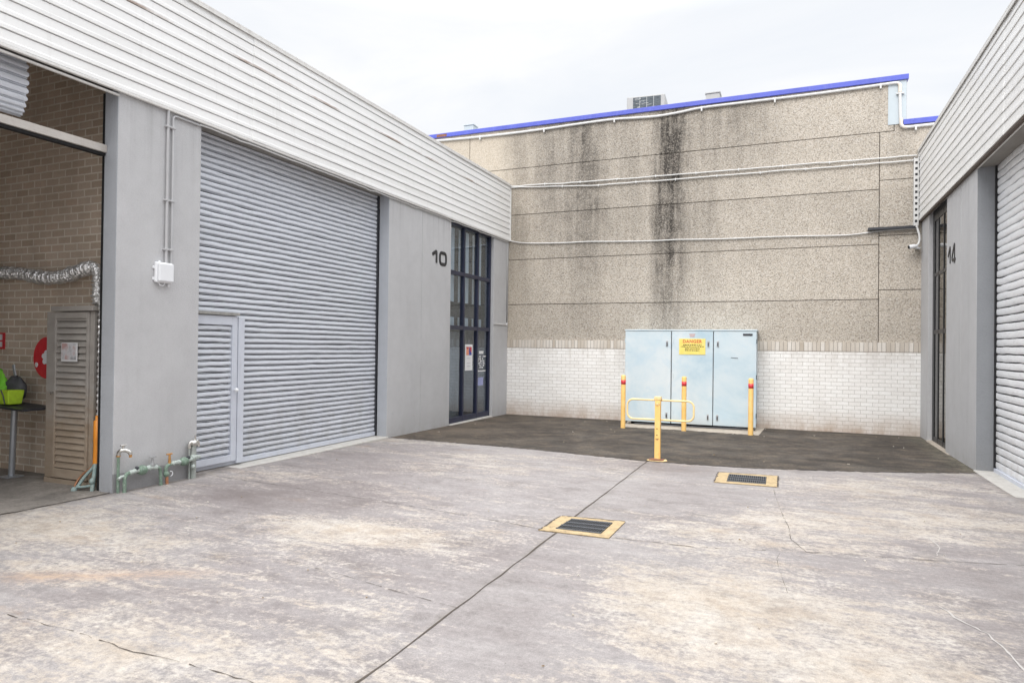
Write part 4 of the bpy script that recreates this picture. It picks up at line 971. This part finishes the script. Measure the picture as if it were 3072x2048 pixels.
# twin conduits
for (z0, z1, z2, lab) in ((6.135, 6.075, 6.02, 'upper of two long white conduits crossing the aggregate wall'), (6.105, 5.96, 5.915, 'lower of two long white conduits crossing the aggregate wall')):
    m = MB(); pts = []
    r_ = random.Random(int(z1 * 100))
    for i in range(40):
        t_ = i / 39; x_ = XL + .06 + (XR - .1 - XL - .06) * t_
        zz = (z0 + (z1 - z0) * min(1, t_ / .25)) if t_ < .25 else z1 + (z2 - z1) * (t_ - .25) / .75
        pts.append((x_, YB - .035, zz + r_.gauss(0, .004)))
    m.tube(pts, .0145, 10); c = thing('conduit', lab, 'conduit', (-2, YB, z1), 'twin conduits on the aggregate wall'); m.build('pipe', M_CONDUIT, c)
    for k in range(8):
        p_ = pts[4 + k * 4 + (0 if z1 > 6 else 2)]; MB().box(p_[0] - .010, YB - .045, p_[2] - .032, p_[0] + .010, YB - .001, p_[2] + .032).build('clip', M_CONDUIT, c, .003)
raw = [(-7.03, 4.67), (-6.72, 4.60), (-6.3, 4.565), (-5.97, 4.55), (-5.4, 4.535), (-4.87, 4.535), (-4.3, 4.51), (-3.67, 4.485), (-3.1, 4.47), (-2.6, 4.47), (-1.9, 4.445), (-1.29, 4.43), (-.5, 4.425), (.16, 4.41), (.84, 4.385), (1.2, 4.385), (1.5, 4.41), (1.76, 4.435), (2.08, 4.445), (2.44, 4.46)]
m = MB(); m.tube(smooth_path([(a, YB - .03, z) for a, z in raw], 5), .0135, 8); tag(m.build('cable', M_CONDUIT), 'single wavy white cable drooping across the aggregate wall at door height', 'cable')
m = MB(); m.box(1.525, YB - .075, 4.455, 2.46, YB - .003, 4.515); m.box(1.525, YB - .11, 4.455, 2.46, YB - .075, 4.462); tag(m.build('steel_angle', M_DARK, None, .003), 'dark steel angle fixed level on the aggregate wall near the right corner', 'steel angle')
# perforated tray and camera
TR = thing('cable_tray', 'white perforated vertical cable tray in the right corner beside the fascia', 'cable tray', (2.43, YB, 4.5))
m = MB(); x0, x1, yt = 2.385, 2.475, YB - .10
m.box(x0, yt, 4.50, x0 + .022, yt + .006, 5.96); m.box(x1 - .022, yt, 4.50, x1, yt + .006, 5.96)
z = 4.50; k = 0
while z < 5.93: m.box(x0 + .0225, yt, z, x1 - .0225, yt + .006, z + .07); z += .125
m.box(x0, yt + .0065, 4.50, x0 + .004, YB - .002, 5.96); m.box(x1 - .004, yt + .0065, 4.50, x1, YB - .002, 5.96); m.build('tray', M_CONDUIT, TR)
MB().box(x0 + .006, yt + .03, 4.51, x1 - .006, yt + .05, 5.95).build('cable_bundle', M_GREYBAG, TR)
CM = thing('security_camera', 'small white security camera on a curved arm in the right corner', 'camera', (2.44, YB - .1, 4.0))
m = MB(); m.tube(smooth_path([(2.44, YB - .08, 4.50), (2.47, YB - .1, 4.38), (2.49, YB - .12, 4.28), (2.485, YB - .14, 4.15), (2.45, YB - .16, 4.08), (2.40, YB - .17, 4.055)], 5), .022, 10); m.build('arm', M_CONDUIT, CM)
m = MB(); m.tube([(2.44, YB - .17, 4.06), (2.38, YB - .19, 4.05), (2.30, YB - .22, 4.03), (2.285, YB - .225, 4.027)], [.03, .045, .045, .043], 16); m.build('body', M_WHITE, CM)
m = MB(); m.tube([(2.2845, YB - .2255, 4.0265), (2.279, YB - .228, 4.025)], .036, 16); m.build('lens', M_BLACK, CM)
m = MB(); m.box(2.42, YB - .20, 3.99, 2.50, YB - .003, 4.03); m.build('bracket', M_GALV, CM, .004)

# roof plant
AC = thing('rooftop_air_conditioner', 'white rooftop air conditioner with dark coil behind the blue roof edge', 'air conditioner', (-3.78, YB + 2, 7.4))
Rz = Matrix.Rotation(math.radians(4), 3, 'Z'); c_ = Vector((-3.78, 18.6, 8.12))
m = MB(); m.obox(c_, (.52, .38, .65), Rz); m.build('casing', M_CASE, AC, .02)
m = MB(); m.obox(c_ + Rz @ Vector((.03, -.385, .05)), (.375, .008, .56), Rz); coil = m.build('coil', M_COIL, AC)
m = MB(); r_ = random.Random(12)
for k in range(1, 4): m.obox(c_ + Rz @ Vector((.03 - .375 + .1875 * k, -.396, .05)), (.004, .004, .56), Rz)
for k in range(14): m.obox(c_ + Rz @ Vector((.03 + r_.uniform(-.3, .3), -.396, .05 + r_.uniform(.1, .53))), (r_.uniform(.02, .09), .004, .004), Rz)
m.build('guard', M_GALV, coil)
v1 = MB(); v1.box(-2.13, 18.0, 7.4, -1.78, 18.35, 8.50); v1.box(-2.15, 17.98, 8.505, -1.76, 18.37, 8.535); tag(v1.build('roof_vent', M_CASE, None, .006), 'small cream box vent on the roof right of the air conditioner', 'roof vent')
v1 = MB(); v1.box(-9.23, 18.0, 7.4, -8.92, 18.3, 8.50); v1.box(-9.25, 17.98, 8.505, -8.90, 18.32, 8.53); tag(v1.build('roof_vent', M_PALE, None, .006), 'pale blue box vent above the far left of the blue roof edge', 'roof vent')

# ------------------------------------------------------------------ electrical cabinet
EC = thing('electrical_cabinet', 'large pale blue three door electrical cabinet against the white brick wall', 'cabinet', (-2.18, 16.0, 0))
X0, X1, YF = -3.66, -.715, 15.70
MB().box(X0 + .015, YF + .04, .11, X1 - .012, YB - .03, 2.225).build('body', M_CABI, EC, .006)
MB().box(X0 - .012, YF - .012, 2.228, X1 + .012, YB - .03, 2.262).build('lid', M_CABI, EC, .006)
MB().box(X0 + .12, YF + .16, -.05, X1 - .12, YB - .06, .115).build('plinth', M_BLACK, EC)
doors = [(X0, -2.585), (-2.565, -1.645), (-1.628, X1)]
for i, (a, b) in enumerate(doors):
    d = MB().box(a, YF - .004 * (i == 1), .085, b, YF + .034, 2.222).build('door', M_CABI, EC, .007, 3)
    hs = {0: [b - .09], 1: [b - .10], 2: [a + .09]}[i]
    for hx in hs:
        for hz in (1.93, .26):
            m = MB(); m.box(hx - .022, YF - .014, hz - .055, hx + .022, YF - .006, hz + .075); m.build('lock_plate', M_GALV, d, .004)
            m = MB(); m.tube([(hx, YF - .014, hz + .03), (hx, YF - .034, hz + .025), (hx, YF - .03, hz - .045)], .010, 8); m.build('handle', M_DARK, d)
    hx = {0: a + .03, 1: a + .04, 2: b - .03}[i]
    for hz in (.35, 1.2, 2.0): m = MB(); m.tube([(hx if i == 1 else (a - .004 if i == 0 else b + .004), YF - .008, hz - .05), (hx if i == 1 else (a - .004 if i == 0 else b + .004), YF - .008, hz + .05)], .008, 8); m.build('hinge', M_DARK if i == 2 else M_CABI, d)
m = MB(); m.box(-2.60, YF + .012, .09, -2.56, YF + .030, 2.2); m.box(-1.65, YF + .012, .09, -1.62, YF + .030, 2.2); m.build('gap_strip', M_DARK, EC)
MB().box(-1.0, YF - .010, 2.125, -.80, YF - .003, 2.17).build('vent', M_DARK, EC)
m = MB(); m.obox((-1.18, YF - .004, 1.625), (.075, .003, .005), Matrix.Rotation(.06, 3, 'Y')); m.build('scratch', M_DARK, EC)
sg_ = thing('warning_sign', 'yellow danger sign with red heading on the cabinet middle door', 'sign', (-2.105, YF, 1.68))
YS = YF - .0045
MB().box(-2.40, YS - .007, 1.685, -1.81, YS - .001, 2.05).build('plate', M_SIGNY, sg_, .002)
def text(body, size, cx, cz, y, mat, parent, name, bold=0):
    cu_ = bpy.data.curves.new(name, 'FONT'); cu_.body = body; cu_.size = size; cu_.align_x = 'CENTER'; cu_.align_y = 'CENTER'; cu_.extrude = .0008; cu_.offset = bold; cu_.space_character = 1.12
    to = bpy.data.objects.new(name, cu_); COL.objects.link(to)
    bpy.context.view_layer.update()
    me = bpy.data.meshes.new_from_object(to.evaluated_get(bpy.context.evaluated_depsgraph_get()))
    bpy.data.objects.remove(to)
    m = MB(); Rx = Matrix.Rotation(PI / 2, 3, 'X')
    m.add([Rx @ v.co + Vector((cx, y, cz)) for v in me.vertices], [tuple(p_.vertices) for p_ in me.polygons])
    return m.build(name, mat, parent)
text('DANGER', .098, -2.105, 1.985, YS - .009, M_INKR, sg_, 'heading', .003)
m = MB(); r_ = random.Random(17)
for (z, w) in ((1.905, .40), (1.868, .50), (1.824, .32), (1.78, .32)):
    a = -2.105 - w / 2
    while a < -2.105 + w / 2:
        l = r_.uniform(.012, .045); m.box(a, YS - .0095, z - r_.uniform(.006, .011), min(a + l, -2.105 + w / 2 + .01), YS - .0075, z + r_.uniform(.006, .012)); a += l + r_.uniform(.006, .016)
m.build('small_print', M_INK, sg_)
m = MB(); m.prism([(-2.175, 2.165), (-2.035, 2.165), (-2.06, 2.09), (-2.15, 2.09)], 1, YS - .004, YS - .001); tag(m.build('badge', paint('faded_pink_badge', (.52, .40, .40), .5, .1, 20)), 'faded pink badge plate at the top of the cabinet middle door', 'badge')
m = MB(); m.tube(smooth_path([(-3.4, 15.62, .045), (-2.9, 15.58, .055), (-2.3, 15.56, .05), (-1.7, 15.60, .045), (-1.2, 15.62, .055), (-.72, 15.58, .05)], 6), .014, 8); tag(m.build('cable', M_DARK), 'dark cable lying along the foot of the blue cabinet', 'cable')

# ------------------------------------------------------------------ bollards
BL = [(-3.485, 14.80, 'left bollard of three before the blue cabinet, yellow with red band'), (-2.165, 14.93, 'middle bollard of three, yellow with red band, behind the gate rail'), (-.78, 14.88, 'right bollard of three before the blue cabinet, yellow with red band')]
def bollard():
    x, y, _ = BL[0]; t = thing('bollard', BL[0][2], 'bollard', (x, y, g(y)), 'yellow bollards in front of the cabinet'); z0 = g(y)
    m = MB(); m.tube([(x, y, z0 - .05), (x, y, z0 + 1.165), (x, y, z0 + 1.185), (x, y, z0 + 1.195)], [.053, .053, .048, .035], 28); m.build('post', M_YEL, t)
    m = MB(); m.tube([(x, y, z0 + .985), (x, y, z0 + .9855), (x, y, z0 + 1.0845), (x, y, z0 + 1.085)], [.053, .0545, .0545, .053], 28); m.build('red_band', M_REDT, t)
    return t
b0 = bollard()
for (x, y, lab) in BL[1:]:
    o = b0.copy(); COL.objects.link(o); o.location = (x, y, g(y)); o['label'] = lab
    for ch in list(b0.children): c = ch.copy(); COL.objects.link(c); c.parent = o

# ------------------------------------------------------------------ yellow post with loop rail
GY = 10.53; gx = -1.925; gz = g(GY)
GT = thing('barrier_post', 'yellow square post with looped rail bolted to the slab joint', 'barrier', (gx, GY, gz))
MB().box(gx - .043, GY - .043, gz + .012, gx + .043, GY + .043, gz + .985).build('post', M_YEL, GT, .008)
MB().box(gx - .052, GY - .052, gz + .955, gx + .052, GY + .052, gz + 1.005).build('cap', M_PYEL, GT, .008)
m = MB(); m.prism([(gx - .155, GY - .07), (gx - .09, GY - .115), (gx + .10, GY - .105), (gx + .155, GY - .02), (gx + .115, GY + .10), (gx - .11, GY + .10)], 2, gz + .004, gz + .016); m.build('base_plate', M_PYEL, GT, .003)
m = MB(); m.tube([(gx - .115, GY - .075, gz + .022), (gx - .03, GY - .085, gz + .028), (gx + .085, GY - .075, gz + .022)], [.022, .03, .02], 10, flat=(2, .7)); m.box(gx - .105, GY - .08, gz + .016, gx + .1, GY + .075, gz + .024); m.build('rust_collar', M_RUST, GT, .004)
lp = [(a, GY + .058, z) for a, z in rrect(-2.425, -1.385, gz + .635, gz + .945, .095, 7)]
lo = MB().tube(lp, .0145, 12, True).build('loop_rail', M_PYEL, GT)
m = MB(); m.tube(arc((gx, GY - .048, gz + .905), .03, PI, 2 * PI, 8, (0, 2)), .007, 8); m.tube([(gx, GY - .045, gz + .90), (gx, GY - .06, gz + .90)], .016, 10); m.build('ring', M_PYEL, GT)
m = MB()
for z in (.505, .405): m.tube([(gx - .005, GY - .0425, gz + z), (gx - .005, GY - .0455, gz + z)], .009, 10)
m.build('hole', M_BLACK, GT)
m = MB(); m.tube(arc((gx - .003, GY - .046, gz + .355), .018, PI, 2 * PI, 6, (0, 2)), .006, 8); m.build('hasp', M_RUST, GT)

# ------------------------------------------------------------------ drain grates
def grate(outer, inner, lab, name='drain_grate', nb=9):
    cx = sum(p_[0] for p_ in outer) / 4; cy = sum(p_[1] for p_ in outer) / 4
    t = thing(name, lab, 'drain grate', (cx, cy, g(cy)), 'yellow framed drain grates'); m = MB(); vs = []
    for lift in (.0045, .011):
        for p_ in outer + inner: vs.append((p_[0], p_[1], g(p_[1]) + lift))
    fs = []
    for i in range(4):
        k = (i + 1) % 4; fs += [(8 + i, 8 + k, 12 + k, 12 + i), (i, 8 + i, 8 + k, k), (4 + i, 4 + k, 12 + k, 12 + i)]
    m.add(vs, fs); m.build('painted_surround', M_FRAMEY, t)
    m = MB(); m.add([(p_[0], p_[1], g(p_[1]) + .0052) for p_ in inner], [(0, 1, 2, 3)]); m.build('pit', M_BLACK, t)
    a, b, c, d = [Vector((p_[0], p_[1])) for p_ in inner]      # a near-left, b far-left, c far-right, d near-right
    m = MB(); n = nb * 2
    for i in range(n + 1):
        f = (i + .5) / (n + 1); p_, q = a.lerp(d, f), b.lerp(c, f); e = (d - a).normalized() * .006
        z0, z1 = g(p_.y), g(q.y)
        m.add([(p_.x - e.x, p_.y - e.y, z0 + .006), (p_.x + e.x, p_.y + e.y, z0 + .006), (q.x + e.x, q.y + e.y, z1 + .006), (q.x - e.x, q.y - e.y, z1 + .006),
               (p_.x - e.x, p_.y - e.y, z0 + .018), (p_.x + e.x, p_.y + e.y, z0 + .018), (q.x + e.x, q.y + e.y, z1 + .018), (q.x - e.x, q.y - e.y, z1 + .018)], [(0, 3, 2, 1), (4, 5, 6, 7), (0, 1, 5, 4), (1, 2, 6, 5), (2, 3, 7, 6), (3, 0, 4, 7)])
    for f in (.02, .35, .66, .98):
        p_, q = a.lerp(b, f), d.lerp(c, f); m.tube([(p_.x, p_.y, g(p_.y) + .013), (q.x, q.y, g(q.y) + .013)], .009, 6)
    m.build('grate', paint('dark_iron_grate', (.075, .08, .09), .42, .3, 30, metal=.5), t)
    return t
grate([(-2.17, 5.85), (-2.14, 6.45), (-1.50, 6.51), (-1.50, 5.87)], [(-2.035, 5.955), (-2.01, 6.36), (-1.595, 6.385), (-1.60, 5.965)], 'yellow framed drain grate nearest the camera, sitting on the long joint')
grate([(-.92, 9.08), (-.94, 9.87), (-.165, 9.95), (-.155, 9.12)], [(-.775, 9.20), (-.79, 9.74), (-.30, 9.76), (-.29, 9.22)], 'yellow framed drain grate near the asphalt edge, rusty at one side')
m = MB(); rj = random.Random(23)
for pts in ([(-2.16, 5.85), (-2.15, 6.45)], [(-2.14, 6.455), (-1.5, 6.515)], [(-.94, 9.87), (-.165, 9.955)], [(-.157, 9.95), (-.15, 9.12)], [(-.925, 9.08), (-.94, 9.87)]): ribbon(m, jag(pts, .04, .006, rj), .016, .0125, rj, .9)
struct(m.build('joint', M_CRACK, yard))

# ------------------------------------------------------------------ camera
cam = bpy.data.cameras.new('camera'); co = bpy.data.objects.new('camera', cam); COL.objects.link(co)
Rv = Vector((0.92182332, 0.38742164, 0.01209267)); Uv = Vector((-0.00804681, -0.0120635, 0.99989485)); Fv = Vector((-0.38752679, 0.92182371, 0.00800291))
M4 = Matrix((Rv, Uv, -Fv)).transposed().to_4x4(); M4.translation = (0, 0, 1.81413); co.matrix_world = M4
cam.sensor_fit = 'HORIZONTAL'; cam.sensor_width = 36; cam.lens = 23.378; cam.clip_start = .05; cam.clip_end = 600
sc.camera = co

# ------------------------------------------------------------------ light: bright overcast
SUN_EL, SUN_AZ = math.radians(48), math.radians(186)       # azimuth clockwise from +Y
w = bpy.data.worlds.new('World'); sc.world = w; w.use_nodes = True
nt = NT(w.node_tree); bg = nt.N['Background']
sky = nt.node('ShaderNodeTexSky', sky_type='NISHITA'); sky.sun_disc = False; sky.sun_elevation = SUN_EL; sky.sun_rotation = SUN_AZ; sky.air_density = 1.2; sky.dust_density = 3
tc = nt.node('ShaderNodeTexCoord').outputs['Generated']
q = nt.sep(tc)
lum = nt.ramp(q[2], [(0, .465), (.44, .475), (.62, .95), (.85, 1.35), (1, 1.45)])
pl = nt.node('ShaderNodeVectorMath', operation='DIVIDE'); nt.set(pl.inputs[0], tc); zc = nt.math('ADD', nt.math('ABSOLUTE', q[2]), .25); nt.set(pl.inputs[1], nt.comb(zc, zc, zc))
cl = nt.noise(nt.map(pl.outputs[0], (1, 1.6, 1)), 1.3, 7, .58, .5)
ctint = nt.ramp(cl, [(.34, (.90, .925, .965)), (.48, (.955, .968, .99)), (.60, (1.02, 1.02, 1.02))])
cloud = nt.mix(1, ctint, lum, 'MULTIPLY')
skys = nt.mix(1, sky.outputs[0], (.085, .085, .085), 'MULTIPLY')
nt.set(bg.inputs[0], nt.mix(.93, skys, cloud)); bg.inputs[1].default_value = 1.0
sl = bpy.data.lights.new('sun', 'SUN'); sl.energy = 1.15; sl.angle = math.radians(40); sl.color = (1, .97, .93)
so = bpy.data.objects.new('sun', sl); COL.objects.link(so)
dv = Vector((math.sin(SUN_AZ) * math.cos(SUN_EL), math.cos(SUN_AZ) * math.cos(SUN_EL), math.sin(SUN_EL)))
so.rotation_euler = dv.to_track_quat('Z', 'Y').to_euler(); so.location = (0, -5, 20)

sc.view_settings.view_transform = 'Standard'; sc.view_settings.look = 'None'; sc.view_settings.exposure = 1.12; sc.view_settings.gamma = 1
sc.render.engine = 'CYCLES'
sc.cycles.max_bounces = 8; sc.cycles.diffuse_bounces = 4; sc.cycles.transparent_max_bounces = 8
sc.cycles.use_denoising = True
